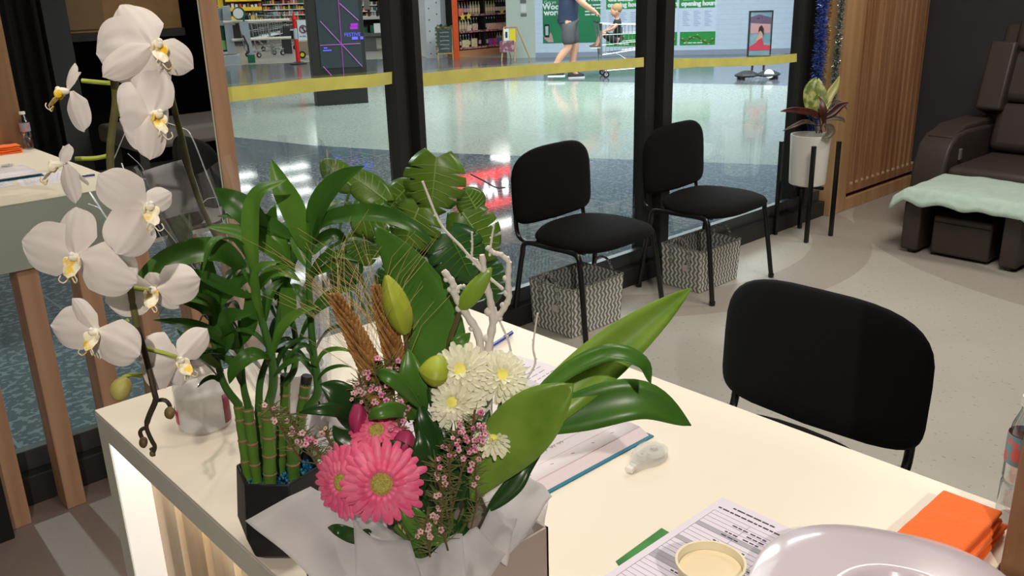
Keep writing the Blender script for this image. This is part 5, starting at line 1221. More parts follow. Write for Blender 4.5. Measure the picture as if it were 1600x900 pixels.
blossom(106, 142, .0, .085, (-.97, .0, .22), [(114, 97, 22, 0), (121, 206, 46, 0), (116, 110, 30, -.02)], camw=1.3)
blossom(96, 256, .02, .085, (-.95, -.05, .3), [(106, 224, 28, 0), (108, 318, 40, .0), (94, 226, 12, -.02), (130, 298, 20, -.03)], camw=1.3)
blossom(228, 322, .06, .100, (.72, -.05, .7), [(153, 272, 62, .02), (186, 392, 70, .03), (270, 300, 36, -.02)])
blossom(120, 400, .05, .105, (.05, -.12, 1), [(115, 321, 58, -.01), (25, 376, 78, .0), (211, 442, 78, .0)])
blossom(240, 452, -.02, .098, (.15, -.1, 1), [(162, 470, 64, .01), (312, 436, 60, -.01), (230, 425, 30, -.01), (278, 484, 26, -.01)])
blossom(152, 517, .04, .098, (-.12, -.05, 1), [(110, 466, 30, .0), (73, 508, 64, .0), (214, 556, 66, .01), (150, 562, 34, .0)])
blossom(279, 562, -.03, .095, (.6, .0, .8), [(218, 566, 82, .02), (326, 512, 40, -.02), (226, 524, 26, .0), (282, 608, 30, -.01)], liproll=-.5)
M_st = mat('orchid stem olive', (112, 112, 60), .5, rgb2=(90, 84, 50), scale=30); M_std = mat('orchid stem brown', (62, 50, 38), .5); M_ped = mat('pedicel green', (160, 172, 62), .5)
MB().tube(spline([vpl(440, 590, OB), vpl(392, 470, OB, .08), at(318, 330, 1.22), at(280, 200, 1.08), at(250, 90, 1.02), at(212, 62, .99), op(180, 100, 0), op(181, 160, 0), op(172, 240, 0), op(180, 330, 0), op(200, 430, -.01), op(214, 510, -.01)], 70), .0038, 8).build('flower_stem', M_st, t_or, angle=60)
MB().tube(spline([op(214, 508, -.01), op(226, 550, -.01), op(241, 612, 0), op(243, 626, 0), op(233, 650, 0), op(229, 668, 0), op(237, 688, 0), op(242, 698, 0), op(239, 708, 0)], 30), [.0032]*18+[.0024]*13, 8).build('stem_tip', M_std, t_or, angle=60)
for P, m in (([(243, 626), (257, 625), (265, 633), (265, 641)], M_std), ([(229, 668), (221, 671), (219, 677), (222, 684)], M_std), ([(236, 700), (239, 706), (240, 712)], M_std),
          ([(181, 130), (160, 129), (128, 126)], M_ped), ([(173, 242), (150, 247), (118, 248)], M_ped), ([(178, 178), (200, 180), (236, 182)], M_ped), ([(222, 586), (205, 586), (192, 590), (184, 600)], M_ped), ([(178, 100), (205, 85), (238, 75)], M_ped), ([(178, 310), (205, 318), (228, 322)], M_ped), ([(188, 370), (160, 385), (124, 400)], M_ped), ([(205, 450), (222, 452), (240, 456)], M_ped), ([(200, 500), (180, 512), (154, 522)], M_ped), ([(226, 545), (250, 550), (276, 558)], M_ped)):
    MB().tube(spline([op(a, b, -.012) for a, b in P], 8), .0023, 6).build('pedicel', m, t_or, angle=60)
M_bud = mat('orchid bud', (112, 98, 60), .5, rgb2=(90, 72, 46), scale=40); M_budg = mat('orchid bud green', (160, 148, 74), .5, rgb2=(184, 176, 100), scale=30)
for x, y, w, h, m, rz in ((265, 645, 17, 21, M_bud, 0), (224, 691, 14, 19, M_bud, .1), (238, 708, 9, 12, M_bud, .2), (189, 607, 33, 40, M_budg, .5)):
    c = op(x, y, 0); k = .92/F_PX; R = Matrix((cr, cu, -fw)).transposed() @ Matrix.Rotation(-rz, 3, 'Z')
    MB().ell(c, (w/2*k, h/2*k, w/2*k), R, 14, 10).ell(c+R @ V((w*.12*k, -h*.05*k, w*.12*k)), (w*.42*k, h*.46*k, w*.42*k), R, 12, 8).build('bud', m, t_or, angle=0)
# big strap leaves of the orchid at its base
for P, w in (([(420, 590, 0), (330, 480, .02), (285, 400, .0), (292, 318, -.02)], 50), ([(440, 600, 0), (520, 620, .03), (560, 640, .05), (590, 690, .05)], 30)):
    leaf(MB(), [vpl(a, b, OB, c) for a, b, c in P], w/F_PX*1.55, -NH+UP*.3, fold=.12, peak=.6).build('leaf', M_leaf3, t_or, angle=0, solid=.0015)
# clear sleeve
def slv(u, v):
    a = -PI*.98 + 2*PI*.98*u; z = .02+.50*v; r = .055+.085*v**.9; r *= 1+.07*math.sin(a*5+v*3)+.05*math.sin(a*11-v*5)*v
    c = OB.lerp(V((.545, 1.20, OB.z)), v*.9); return V((c.x+r*math.cos(a), c.y+r*math.sin(a), OB.z+z+.03*v*math.sin(a*2+1)))
MB().grid(slv, 90, 16).build('clear_sleeve', glass_mat('cellophane', (.97, .98, 1), .035, .05, .55), t_or, angle=0)
sl_ = MB(); cs_ = [at(222, 268, 1.25), at(283, 250, 1.25), at(312, 330, 1.28), at(250, 345, 1.28)]
sl_.grid(lambda u, v: cs_[0].lerp(cs_[1], u).lerp(cs_[3].lerp(cs_[2], u), v)+NH*.01*math.sin(u*3), 6, 6).build('sleeve_label', mat('frosted label', (176, 176, 178), .5, alpha=.45), t_or, solid=.0008)

M_edge = mat('film edge shine', (226, 232, 240), .15, alpha=.7, spec=1)  # pale tubes below draw highlights along the film's edges and creases
for P, r in (([(196, 206, 1.2), (235, 188, 1.2), (285, 200, 1.22), (300, 215, 1.22), (322, 270, 1.27), (343, 325, 1.32), (362, 400, 1.4)], .0016), ([(196, 206, 1.2), (172, 262, 1.23), (152, 300, 1.25)], .0011), ([(140, 300, 1.2), (152, 318, 1.2), (172, 345, 1.22), (205, 352, 1.25)], .0014), ([(138, 318, 1.2), (160, 330, 1.2), (185, 372, 1.24)], .0009),
             ([(240, 350, 1.28), (262, 388, 1.3), (290, 430, 1.35), (318, 470, 1.4)], .0013), ([(252, 350, 1.28), (285, 392, 1.32), (318, 440, 1.4)], .0009), ([(200, 240, 1.22), (222, 262, 1.24), (232, 290, 1.26)], .001), ([(190, 255, 1.22), (200, 275, 1.22), (228, 280, 1.24)], .0009), ([(290, 240, 1.25), (312, 300, 1.28), (330, 360, 1.33)], .0009), ([(308, 330, 1.3), (322, 312, 1.3), (340, 308, 1.32)], .0011)):
    MB().tube(spline(pts(*P), 20), r, 6, flat=.4).build('film_highlight', M_edge, t_or)

# ---- sanitiser bottle
C_ = V((.575, 1.497, DZ)); t = thing('sanitiser_bottle', 'clear bottle of hand sanitiser with white flip cap at the desk corner', 'bottle', C_)
body = [(0, .001), (.044, .001), (.049, .006), (.050, .02), (.049, .080), (.046, .096), (.036, .113), (.023, .121), (.019, .125), (.019, .135)]
MB().lathe(C_, body, 36).build('body', mat('clear plastic', (246, 244, 244), .08, alpha=.36, spec=.8), t)
MB().lathe(C_, [(0, .003), (.045, .004), (.0475, .02), (.0468, .072), (0, .072)], 32).build('gel', mat('sanitiser gel', (238, 236, 240), .1, alpha=.42), t)
MB().lathe(C_, [(0, .128), (.0215, .128), (.022, .132), (.0205, .154), (.018, .157), (0, .157)], 28).build('flip_cap', mat('cap white', (238, 226, 222), .35, alpha=.92), t)
MB().tube([C_+V((0, 0, .01)), C_+V((0, 0, .115))], .003, 8).build('dip_tube', glass_mat('tube plastic', (.9, .92, .93), .06), t)
def arc_label(a0, a1, z0, z1, m):
    def fn(u, v): a = a0+(a1-a0)*u; return C_+V((.0503*math.cos(a), .0503*math.sin(a), z0+(z1-z0)*v))
    MB().grid(fn, 10, 2).build('label_patch', m, t, solid=.0004, angle=0)
aL = math.atan2(-cr.y, -cr.x); arc_label(aL+.15, aL+.85, .018, .044, mat('label magenta', (206, 40, 92), .4)); aR = math.atan2(cr.y, cr.x); arc_label(aR-.45, aR-.05, .012, .068, mat('label plum', (150, 60, 84), .4))

# ---- white bag, red box behind the bamboo
M_bag = mat('bag paper', (214, 214, 220), .6, bump=.15, bscale=14)
c = V((.70, 1.235, DZ)); t = thing('paper_bag', 'small crumpled white paper bag with black handwriting behind the bamboo stalks', 'bag', c)
MB().grid(lambda u, v: c + (cr*((u-.5)*(.105-.02*v)) + V((0, 0, v*.125))) - NH*(.02+.012*math.sin(u*9+v*4)), 12, 10).grid(lambda u, v: c + (cr*((u-.5)*(.105-.02*v)) + V((0, 0, v*.125))) + NH*(.02*(1-v)), 8, 6).build('front', M_bag, t, solid=.001, angle=0)
text('co   ft', .03, c + cr*-.045 + V((0, 0, .10)) - NH*.036, cr, UP, M_dk, t)
c2 = V((.79, 1.245, DZ)); t = thing('gift_box', 'small pink, gold and red upright packet behind the wheat heads', 'box', c2, math.radians(-42)); T = WM[t.name]
MB().box((-.028, -.015, 0), (.028, .015, .062), T).build('lower_part', mat('packet red', (216, 64, 60), .4), t, smooth=False, bevel=.002)
MB().box((-.0275, -.0145, .062), (.0275, .0145, .084), T).build('gold_band', mat('packet gold', (202, 150, 50), .4, rgb2=(150, 96, 30), scale=40), t, smooth=False); MB().box((-.0275, -.0145, .084), (.0275, .0145, .112), T).build('upper_part', mat('packet pink', (232, 170, 184), .4), t, smooth=False, bevel=.002)

# ================================================================== bouquet in its box
FB = V((.53, .75, DZ)); t_b = thing('flower_arrangement', 'boxed flower arrangement with pink gerberas, white chrysanthemums, wheat and white twigs', 'bouquet', FB)
DB = (V((.53, .75, 1.0))-EYEP).dot(fw); KB = DB/F_PX
def fp(x, y, off=0): return vpl(x, y, FB, off)
RC = Matrix((cr, cu, -fw)).transposed()
M_card = mat('grey card box', (166, 152, 146), .6)
bx = MB(); x0b, x1b, y0b, y1b, zb = .425, .634, .648, .86, .938
for lo, hi in (((x0b, y0b, DZ), (x1b, y0b+.003, zb)), ((x0b, y1b-.003, DZ), (x1b, y1b, zb)), ((x0b, y0b, DZ), (x0b+.003, y1b, zb)), ((x1b-.003, y0b, DZ), (x1b, y1b, zb)), ((x0b, y0b, DZ), (x1b, y1b, DZ+.003))): bx.box(lo, hi)
bx.build('gift_box', M_card, t_b, smooth=False)
MB().box((x0b+.01, y0b+.01, DZ+.01), (x1b-.01, y1b-.01, DZ+.09)).build('flower_foam', M_leaf3, t_b, smooth=False)
M_tis = mat('white tissue', (240, 238, 240), .55, translucent=.45, alpha=.55, bump=.1, bscale=12)
def sheet(P, amp=.012, seed=0, nu=16, nv=12):
    q = [fp(*a) for a in P]
    def fn(u, v):
        p = q[0].lerp(q[1], u).lerp(q[3].lerp(q[2], u), v); return p - NH*amp*(noise.noise(V((u*1.6+seed, v*1.6, seed)))*1.6+abs(math.sin(u*3.3+v*1.6+seed))*.8)
    MB().grid(fn, nu, nv).build('tissue_sheet', M_tis, t_b, solid=.0006, angle=0)
sheet([(386, 808, .10), (486, 758, .05), (640, 840, .04), (560, 960, .16)], .010, 1); sheet([(486, 760, .03), (560, 800, .06), (640, 900, .12), (500, 940, .14)], .012, 2)
sheet([(552, 815, .10), (640, 852, .11), (690, 960, .16), (560, 960, .18)], .010, 3); sheet([(640, 860, .10), (722, 838, .10), (735, 960, .15), (650, 980, .16)], .014, 4)
sheet([(752, 768, -.02), (822, 732, -.04), (862, 770, -.05), (795, 862, .05)], .010, 5); sheet([(732, 838, .06), (770, 792, .04), (808, 806, .02), (792, 872, .07)], .010, 6)
sheet([(700, 850, .09), (745, 820, .08), (790, 870, .09), (720, 950, .13)], .012, 7); sheet([(820, 760, -.07), (858, 768, -.06), (850, 820, -.03), (800, 850, .02)], .006, 8)
sheet([(470, 765, 0), (600, 790, 0), (610, 860, .03), (500, 880, .05)], .01, 9)

def fleaf(P, w, m, nrm=None, fold=.15, peak=.42, name='leaf', tw=0): leaf(MB(), [fp(*a) for a in P], w*KB, nrm or (-NH+UP*.4), fold=fold, peak=peak, n=22, twist=tw).build(name, m, t_b, angle=0, solid=.0008)
fleaf([(700, 640, -.02), (680, 520, -.03), (640, 430, -.03), (584, 350, -.02)], 92, M_lilyd, peak=.38, name='lily_leaf', fold=.10)
fleaf([(745, 740, .02), (850, 640, .0), (960, 545, -.04), (1080, 450, -.08)], 74, M_lily, peak=.55, name='lily_leaf', fold=.2)
fleaf([(770, 730, .03), (850, 612, .05), (940, 556, .06), (1000, 565, .07), (1017, 600, .07)], 30, M_lilyd, peak=.5, name='lily_leaf', nrm=(-NH*.6+UP))
fleaf([(800, 680, .0), (900, 645, .0), (1000, 625, .0), (1080, 665, .0)], 66, M_lilyd, peak=.5, name='lily_leaf', nrm=(-NH*.9+UP*.5))
fleaf([(735, 785, .06), (775, 715, .07), (835, 650, .08), (896, 600, .08)], 88, M_lily, peak=.55, name='lily_leaf', fold=.12)
for P, w, m in (([(575, 690, .0), (560, 650, .03), (530, 615, .04), (500, 600, .04)], 52, M_leaf3), ([(560, 660, .03), (530, 642, .05), (500, 640, .06), (466, 645, .06)], 20, M_leaf3), ([(582, 722, .06), (605, 700, .08), (635, 704, .08), (662, 722, .07)], 22, M_leaf3),
                ([(655, 660, .03), (648, 620, .04), (642, 580, .04), (638, 545, .03)], 42, M_lilyd), ([(660, 640, .05), (625, 600, .07), (600, 585, .07), (588, 584, .06)], 22, M_lilyd), ([(650, 655, .05), (620, 640, .07), (590, 645, .08), (575, 655, .07)], 22, M_lilyd),
                ([(700, 690, .03), (690, 640, .05), (680, 600, .04), (672, 560, .02)], 30, M_leaf3), ([(690, 760, .05), (680, 700, .06), (665, 660, .06), (655, 630, .05)], 34, M_leaf3), ([(690, 760, .03), (720, 700, .03), (740, 650, .02), (750, 620, .0)], 36, M_leaf3),
                ([(580, 830, .08), (560, 838, .1), (530, 828, .11), (512, 824, .1)], 22, M_leaf3), ([(640, 790, .07), (655, 740, .08), (660, 700, .08), (655, 670, .07)], 34, M_leaf3), ([(690, 850, .08), (665, 830, .1), (640, 800, .1), (630, 780, .09)], 34, M_lilyd),
                ([(700, 545, .0), (712, 540, .02), (725, 530, .02), (735, 520, .02)], 22, M_lilyd), ([(735, 800, .05), (740, 740, .05), (750, 690, .04), (765, 640, .02)], 40, M_leaf3), ([(705, 800, .06), (715, 740, .06), (700, 690, .06), (690, 660, .05)], 38, M_leaf3),
                ([(600, 690, .03), (560, 690, .05), (535, 680, .05), (520, 665, .05)], 34, M_leaf3), ([(760, 800, .04), (800, 760, .03), (820, 730, .02), (850, 700, .0)], 30, M_leaf3), ([(640, 860, .08), (660, 840, .09), (685, 845, .1), (700, 862, .1)], 20, M_lilyd)):
    fleaf(P, w, m)
def gerbera(x, y, off, r, face, m, stem=True, cm=None):
    c = fp(x, y, off); z = (cr*face[0]+cu*face[1]-fw*face[2]).normalized(); xx = cu.cross(z).normalized(); yy = z.cross(xx); R = Matrix((xx, yy, z)).transposed(); S = r*KB
    mb = MB(); rr_ = random.Random(int(x))
    for lay, (n, ln, wd, lift) in enumerate(((22, 1.0, .185, -.04), (20, .90, .165, .13), (18, .58, .12, .24))):
        for k in range(n):
            a = 2*PI*(k+.5*lay)/n + rr_.uniform(-.05, .05); d = R @ V((math.cos(a), math.sin(a), 0)); l = ln*S*rr_.uniform(.9, 1.05)
            P = [c+d*S*.14, c+d*l*.5+z*S*(lift+.03), c+d*l*.85+z*S*(lift*.9), c+d*l+z*S*(lift-.06)]
            leaf(mb, P, wd*S*1.05, z, fold=-.28, n=6, cross=2, wfn=lambda u: .45+.55*math.sin(PI*min(1, u*.95+.03)**1.0)**.7 if u < .9 else .55)
    o = mb.build('gerbera', m, t_b, angle=0)
    MB().lathe(c+z*S*.12, [(S*.27, -.02*S), (S*.25, .08*S), (S*.17, .13*S), (0, .12*S)], 20, R).build('flower_centre', cm or mat('gerbera centre', (206, 190, 90), .8, rgb2=(236, 224, 120), scale=300, bump=1, bscale=900), o)
    mb = MB()
    for k in range(40): a = 2*PI*k/40; mb.ell(c+R @ V((math.cos(a)*S*.30, math.sin(a)*S*.30, S*.16)), (S*.03, S*.03, S*.05), R, 5, 4)
    mb.build('inner_florets', mat('floret pink', (232, 150, 130), .6), o, angle=0)
    MB().tube(spline([c-z*.004, c-z*.03-UP*.02, V((FB.x, FB.y, DZ+.10))], 10), .003, 8).build('flower_stem', M_stemg, o)
M_ger = mat('gerbera pink', (246, 96, 146), .45, rgb2=(252, 134, 170), scale=60, translucent=.25)
gerbera(597, 754, .11, 62, (.08, .05, 1), M_ger); gerbera(541, 752, .09, 56, (-.42, .0, .9), M_ger); gerbera(590, 676, .06, 44, (-.1, .55, .8), M_ger)
def mum(x, y, off, r, face, n1=1.0):
    c = fp(x, y, off); z = (cr*face[0]+cu*face[1]-fw*face[2]).normalized(); xx = cu.cross(z).normalized(); yy = z.cross(xx); R = Matrix((xx, yy, z)).transposed(); S = r*KB; mb = MB(); rr_ = random.Random(int(x+y))
    for lay in range(5):
        n = (20, 20, 18, 14, 9)[lay]; ln = (1.0, .95, .8, .6, .4)[lay]; lift = (-.12, .08, .30, .45, .5)[lay]
        for k in range(n):
            a = 2*PI*(k+.4*lay)/n+rr_.uniform(-.1, .1); d = R @ V((math.cos(a), math.sin(a), 0)); l = ln*S*rr_.uniform(.85, 1.08)
            leaf(mb, [c+d*S*.06, c+d*l*.5+z*S*lift*.8, c+d*l*.85+z*S*lift*1.1, c+d*l*1.0+z*S*(lift*1.15+rr_.uniform(-.05, .05))], .20*S, z, fold=.35, n=5, cross=2, wfn=lambda u: .5+.5*math.sin(PI*min(1, u*.9+.05)) if u < .9 else .5)
    o = mb.build('chrysanthemum', mat('chrysanthemum cream', (250, 248, 226), .5, translucent=.3, var=.02), t_b, angle=0)
    MB().ell(c+z*S*.30, (S*.24, S*.24, S*.16), R, 14, 8).build('flower_centre', mat('mum centre', (244, 236, 120), .7), o)
    MB().tube(spline([c, c-z*.02-UP*.03, V((FB.x+.03, FB.y, DZ+.10))], 8), .002, 6).build('flower_stem', M_stemg, o)
mum(722, 582, .04, 46, (-.1, .35, .9)); mum(783, 590, .04, 44, (.15, .35, .9)); mum(712, 628, .06, 42, (-.25, .1, 1)); mum(770, 688, .07, 30, (.1, .5, .6)); mum(700, 600, .03, 34, (-.5, .2, .8))
def lbud(a, b_, w, off, stem, m=None):
    A_, B2 = fp(*a, off), fp(*b_, off); ax = (B2-A_); L_ = ax.length; R = ax.normalized().to_track_quat('Z', 'Y').to_matrix(); r = w/2*KB
    def fn(u, v):
        th = 2*PI*v; q = r*(math.sin(PI*(u*.93+.05)**.8)**.7)*(1+.10*math.cos(3*th)); return A_ + R @ V((q*math.cos(th), q*math.sin(th), u*L_))
    o = MB().grid(fn, 16, 18).build('lily_bud', m or mat('lily bud', (186, 196, 66), .45, rgb2=(150, 172, 56), scale=30, translucent=.15), t_b, angle=0)
    MB().tube(spline([A_+ax*.03]+[fp(*s) for s in stem], 10), .0028, 8).build('bud_stem', mat('bud stem', (92, 84, 50), .6), o)
lbud((633, 520), (603, 430), 38, .02, [(636, 545, .02), (640, 600, .02), (660, 700, 0)]); lbud((700, 585), (655, 578), 46, .05, [(705, 600, .04), (700, 650, .03)]); lbud((720, 482), (768, 418), 27, .0, [(712, 505, .0), (700, 545, .0), (690, 640, .0)], mat('lily bud green', (122, 156, 46), .45, rgb2=(142, 172, 56), scale=30))
def wheat(P, w, off, seed):
    c = spline([fp(a, b, off) for a, b in P], 22); r = w/2*KB; rr_ = random.Random(seed); mb = MB(); aw = MB()
    for i in range(23):
        t_ = (c[max(i-1, 0)]-c[min(i+1, 22)]).normalized(); rad = r*(1.0-.5*(1-i/22)**2) if i else r*.4   # index 0 = tip
        for k in range(8):
            a = 2*PI*k/8+i*.6; d = (cr*math.cos(a)-fw*math.sin(a)).normalized(); p = c[i]+d*rad*.70; ax = (t_*1.0+d*.55).normalized(); R = ax.to_track_quat('Z', 'Y').to_matrix()
            mb.ell(p, (rad*.27, rad*.2, rad*.66), R, 6, 5)
            if rr_.random() < .26: e = p+ax*rad*.5; ln = rr_.uniform(.05, .10); aw.tube([e, e+ax*ln*.5+V((rr_.uniform(-.004, .004),)*3), e+(ax+d*.25)*ln], [.00032, .00025, .00015], 3)
    o = mb.build('wheat_head', mat('wheat', (168, 122, 66), .7, rgb2=(136, 92, 46), scale=90), t_b, angle=0); aw.build('awns', mat('awn straw', (206, 178, 120), .7), o)
    MB().tube(spline([c[-1], c[-1]-UP*.05, V((FB.x-.02, FB.y+.02, DZ+.1))], 8), .0018, 6).build('straw', MATS['awn straw'], o)
wheat([(522, 462), (548, 510), (572, 560), (598, 610)], 40, .02, 1); wheat([(588, 448), (598, 490), (610, 530), (620, 575)], 34, .0, 2)
M_twig = mat('white painted twig', (222, 216, 208), .6, bump=.3, bscale=80)
def twig(P, r, off=0, knobs=True, name='white_twig'):
    c = spline([fp(a, b, off) for a, b in P], 6*len(P)); n = len(c); rr_ = random.Random(int(P[0][0])); mb = MB()
    mb.tube(c, [KB*.72*(r[0]+(r[1]-r[0])*i/(n-1))*(1+.12*math.sin(i*1.7)) for i in range(n)], 8)
    if knobs:
        for i in range(3, n, 7): mb.ell(c[i]+cr*rr_.choice((-1, 1))*KB*r[0]*.62+cu*rr_.uniform(-1, 1)*KB*r[0]*.3, KB*r[0]*rr_.uniform(.45, .75), nu=8, nv=6)
    mb.build(name, M_twig, t_b, angle=60)
twig([(786, 452), (753, 423), (721, 386), (688, 349), (660, 283)], (3.6, 2.4), 0); twig([(765, 700), (763, 560), (770, 503), (765, 465), (758, 433), (753, 398)], (9, 6), 0); twig([(770, 505), (786, 484), (795, 465), (794, 440), (795, 409)], (6.5, 6)); twig([(795, 409), (783, 398), (772, 395), (760, 386)], (5, 5))
twig([(754, 620), (749, 530), (730, 493), (711, 461), (707, 442), (693, 423)], (9, 7)); twig([(711, 458), (716, 450), (722, 446)], (5, 4)); twig([(800, 568), (795, 535), (779, 498), (774, 480)], (2.5, 2)); twig([(790, 660), (819, 600), (836, 568), (833, 540), (840, 489)], (2.6, 1.8)); twig([(765, 400), (768, 375), (772, 350)], (2.5, 2)); twig([(737, 402), (738, 380), (737, 362)], (2.4, 2)); twig([(758, 430), (745, 408), (728, 400)], (3, 3))
# waxflower sprigs
M_wax = mat('waxflower pink', (206, 110, 150), .5, rgb2=(236, 186, 196), scale=160, thresh=(.42, .58)); M_waxw = mat('waxflower pale', (226, 196, 190), .5, rgb2=(196, 150, 150), scale=160); M_needle = mat('needle olive', (96, 100, 52), .6)
def wax(P, off, m, nfl, seed, spread=12):
    rr_ = random.Random(seed); c = spline([fp(a, b, off) for a, b in P], 20); o = MB().tube(c, .0012, 5).build('waxflower_sprig', mat('sprig brown', (104, 78, 56), .7), t_b); nd = MB(); fl = MB(); ce = MB()
    for i in range(2, 20):
        for k in range(4):
            a = rr_.uniform(0, 2*PI); d = (cr*math.cos(a)+cu*math.sin(a)*.6-fw*rr_.uniform(-.6, .6)+cu*.5).normalized(); nd.tube([c[i], c[i]+d*rr_.uniform(.008, .018)], [.0008, .0003], 4, cap=False)
    for k in range(nfl):
        i = int(20*(rr_.random()**.6)*.5); q = c[19-i if rr_.random() < .75 else rr_.randrange(6, 20)] + (cr*rr_.uniform(-1, 1)+cu*rr_.uniform(-1, 1)-fw*rr_.uniform(0, 1.0))*spread*KB
        z = (-fw+cr*rr_.uniform(-.7, .7)+cu*rr_.uniform(-.3, .8)).normalized(); R = z.to_track_quat('Z', 'Y').to_matrix(); s_ = 4.6*KB*rr_.uniform(.7, 1.15)
        for j in range(5): a = 2*PI*j/5; fl.ell(q+R @ V((math.cos(a)*s_*.62, math.sin(a)*s_*.62, 0)), (s_*.5, s_*.5, s_*.3), R, 6, 4)
        ce.ell(q+z*s_*.12, (s_*.32, s_*.32, s_*.22), R, 6, 4)
    nd.build('needles', M_needle, o); fl.build('waxflowers', m, o, angle=0); ce.build('flower_centres', mat('wax centre', (150, 50, 84), .5), o, angle=0)
for P, off, m, n, sp_ in (([(700, 820), (720, 740), (735, 690), (742, 640)], .09, M_wax, 26, 22), ([(705, 800), (702, 740), (705, 700), (716, 668)], .10, M_wax, 10, 16), ([(700, 810), (690, 770), (684, 745), (680, 720)], .11, M_waxw, 6, 10), ([(672, 870), (668, 845), (664, 825), (668, 806)], .12, M_waxw, 9, 11),
                          ([(500, 735), (480, 700), (462, 668), (448, 640)], .06, M_waxw, 9, 11), ([(520, 735), (500, 710), (482, 690), (468, 672)], .06, M_wax, 8, 9), ([(545, 740), (528, 705), (515, 690), (508, 672)], .04, M_waxw, 6, 9), ([(600, 680), (575, 640), (565, 610), (562, 590)], .04, M_waxw, 14, 18),
                          ([(640, 660), (612, 620), (608, 590), (610, 560)], .03, M_wax, 14, 15), ([(620, 660), (600, 630), (590, 600), (585, 570)], .05, M_wax, 12, 16), ([(735, 830), (745, 780), (742, 740), (748, 700)], .07, M_waxw, 5, 10), ([(700, 860), (690, 820), (688, 790), (684, 770)], .11, M_waxw, 6, 9),
                          ([(640, 700), (625, 670), (620, 640), (634, 620)], .06, M_wax, 12, 14), ([(470, 720), (440, 670), (428, 650), (420, 636)], .07, M_waxw, 5, 7)):
    wax(P, off, m, n, int(P[0][0]*7+P[0][1]), sp_)
M_lis = mat('lisianthus magenta', (168, 44, 96), .5, rgb2=(200, 70, 120), scale=40, translucent=.2)
for x, y, off, w, h in ((559, 655, .05, 24, 44), (632, 692, .07, 30, 36), (640, 720, .06, 26, 30)):
    c = fp(x, y, off); 
    def fn(u, v):
        th = 2*PI*v; q = w/2*KB*(math.sin(PI*(u*.8+.1))**.6)*(1+.12*math.sin(th*4+u*5)); return c + RC @ V((q*math.cos(th), (u-.5)*h*KB, q*math.sin(th)))
    MB().grid(fn, 12, 24).build('lisianthus_bud', M_lis, t_b, angle=0)
mb = MB(); r_ = random.Random(8)
for i in range(16):
    x, y = r_.uniform(560, 790), r_.uniform(640, 800); mb.tube(spline([fp(x, y, .0), fp(x*.4+690*.6, 800, .01), V((FB.x, FB.y, DZ+.1))], 8), .002, 6)
mb.build('stems', M_leaf3, t_b)

# ================================================================== monstera behind the desk
MO = V((1.62, 2.22, 0)); t = thing('potted_monstera', 'monstera with split glossy leaves standing between desk and window', 'potted plant', MO)
MB().lathe(MO, [(0, 0), (.12, 0), (.15, .28), (.155, .30), (.14, .30), (.135, .26), (0, .26)], 32).build('pot', mat('charcoal planter', (60, 60, 62), .5), t)
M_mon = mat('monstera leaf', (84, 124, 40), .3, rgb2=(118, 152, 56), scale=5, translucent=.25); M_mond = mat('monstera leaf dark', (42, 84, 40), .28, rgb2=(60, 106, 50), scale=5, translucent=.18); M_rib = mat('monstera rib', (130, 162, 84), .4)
DM = (MO+V((0, 0, .9))-EYEP).dot(fw); KM = DM/F_PX
def mp_(x, y, off=0): return vpl(x, y, MO, off)
def monstera(bx_, by, tx, ty, w, off=0, toff=0, m=None, lobes=True, nx=0, ny=.35, mid=None):
    "leaf from petiole joint (bx,by) to tip (tx,ty), width w px, split edge"
    A_, B2 = mp_(bx_, by, off), mp_(tx, ty, toff); ax = (B2-A_); L_ = ax.length; ay = ax.normalized(); z = (-fw+cr*nx+cu*ny); z = (z-ay*z.dot(ay)).normalized(); xx = ay.cross(z); W = w*KM/2
    def P(s, u, q):   # s=-1/1 side, u along, q 0..1 across
        ww = W*(math.sin(PI*min(1, (u*.955+.045))**.85))**.6 if u < 1 else 0
        yb = u*L_ - (1-u)**3*L_*.16*q; return A_ + ay*(yb - q*.0) + xx*s*ww*q + ay*q*L_*.10*(u) + z*(-.22*W*q*q + .05*W*math.sin(u*7)*q - L_*.18*u*u)
    mb = MB(); n = 60
    for s in (-1, 1):
        pv = None
        for i in range(n+1):
            u = i/n; notch = 1.0
            if lobes:
                f = (u*5.2+(.2 if s > 0 else 0)) % 1; notch = .34+.66*min(1, abs(f-.5)*10) if .15 < u < .88 and abs(f-.5) < .10 else 1.0
            row = [mb.bm.verts.new(P(s, u, q*notch)) for q in (0, .35, .7, 1)]
            if pv:
                for j in range(3): mb.bm.faces.new((pv[j], pv[j+1], row[j+1], row[j]))
            pv = row
    o = mb.build('leaf', m or M_mon, t, angle=0, merge=1e-5, solid=.001)
    rb = MB().tube([P(1, i/10, 0)+z*.0015 for i in range(11)], [.0035*(1-i/13) for i in range(11)], 6)
    for i in range(1, 6):
        for s in (-1, 1): rb.tube([P(s, i/7, 0)+z*.001, P(s, i/7+.05, .45)+z*.0015, P(s, i/7+.10, .85)+z*.001], [.0016, .0012, .0006], 5)
    rb.build('veins', M_rib if m is not M_mond else M_mon, o)
    return A_
def pet(P, r=.0045): MB().tube(spline([mp_(*a) for a in P], 16), r, 8).build('petiole', mat('petiole green', (84, 110, 56), .5), t, angle=60)
monstera(682, 246, 672, 330, 98, .02, .06, ny=.1); monstera(655, 325, 628, 385, 92, .05, .08, ny=.5); monstera(722, 332, 770, 400, 84, .0, .03, ny=.5, nx=-.2); monstera(604, 314, 545, 268, 52, .0, .0, lobes=False); monstera(600, 318, 552, 350, 84, .02, .06, ny=.5)
monstera(548, 290, 508, 252, 46, .0, .0, M_mon, False); monstera(700, 365, 738, 430, 96, .06, .1, M_mond, ny=.6); monstera(745, 405, 775, 470, 70, .0, .02, M_mond); monstera(655, 400, 610, 470, 90, .0, .03, M_mond); monstera(545, 400, 520, 440, 70, .0, .03, M_mond, False)
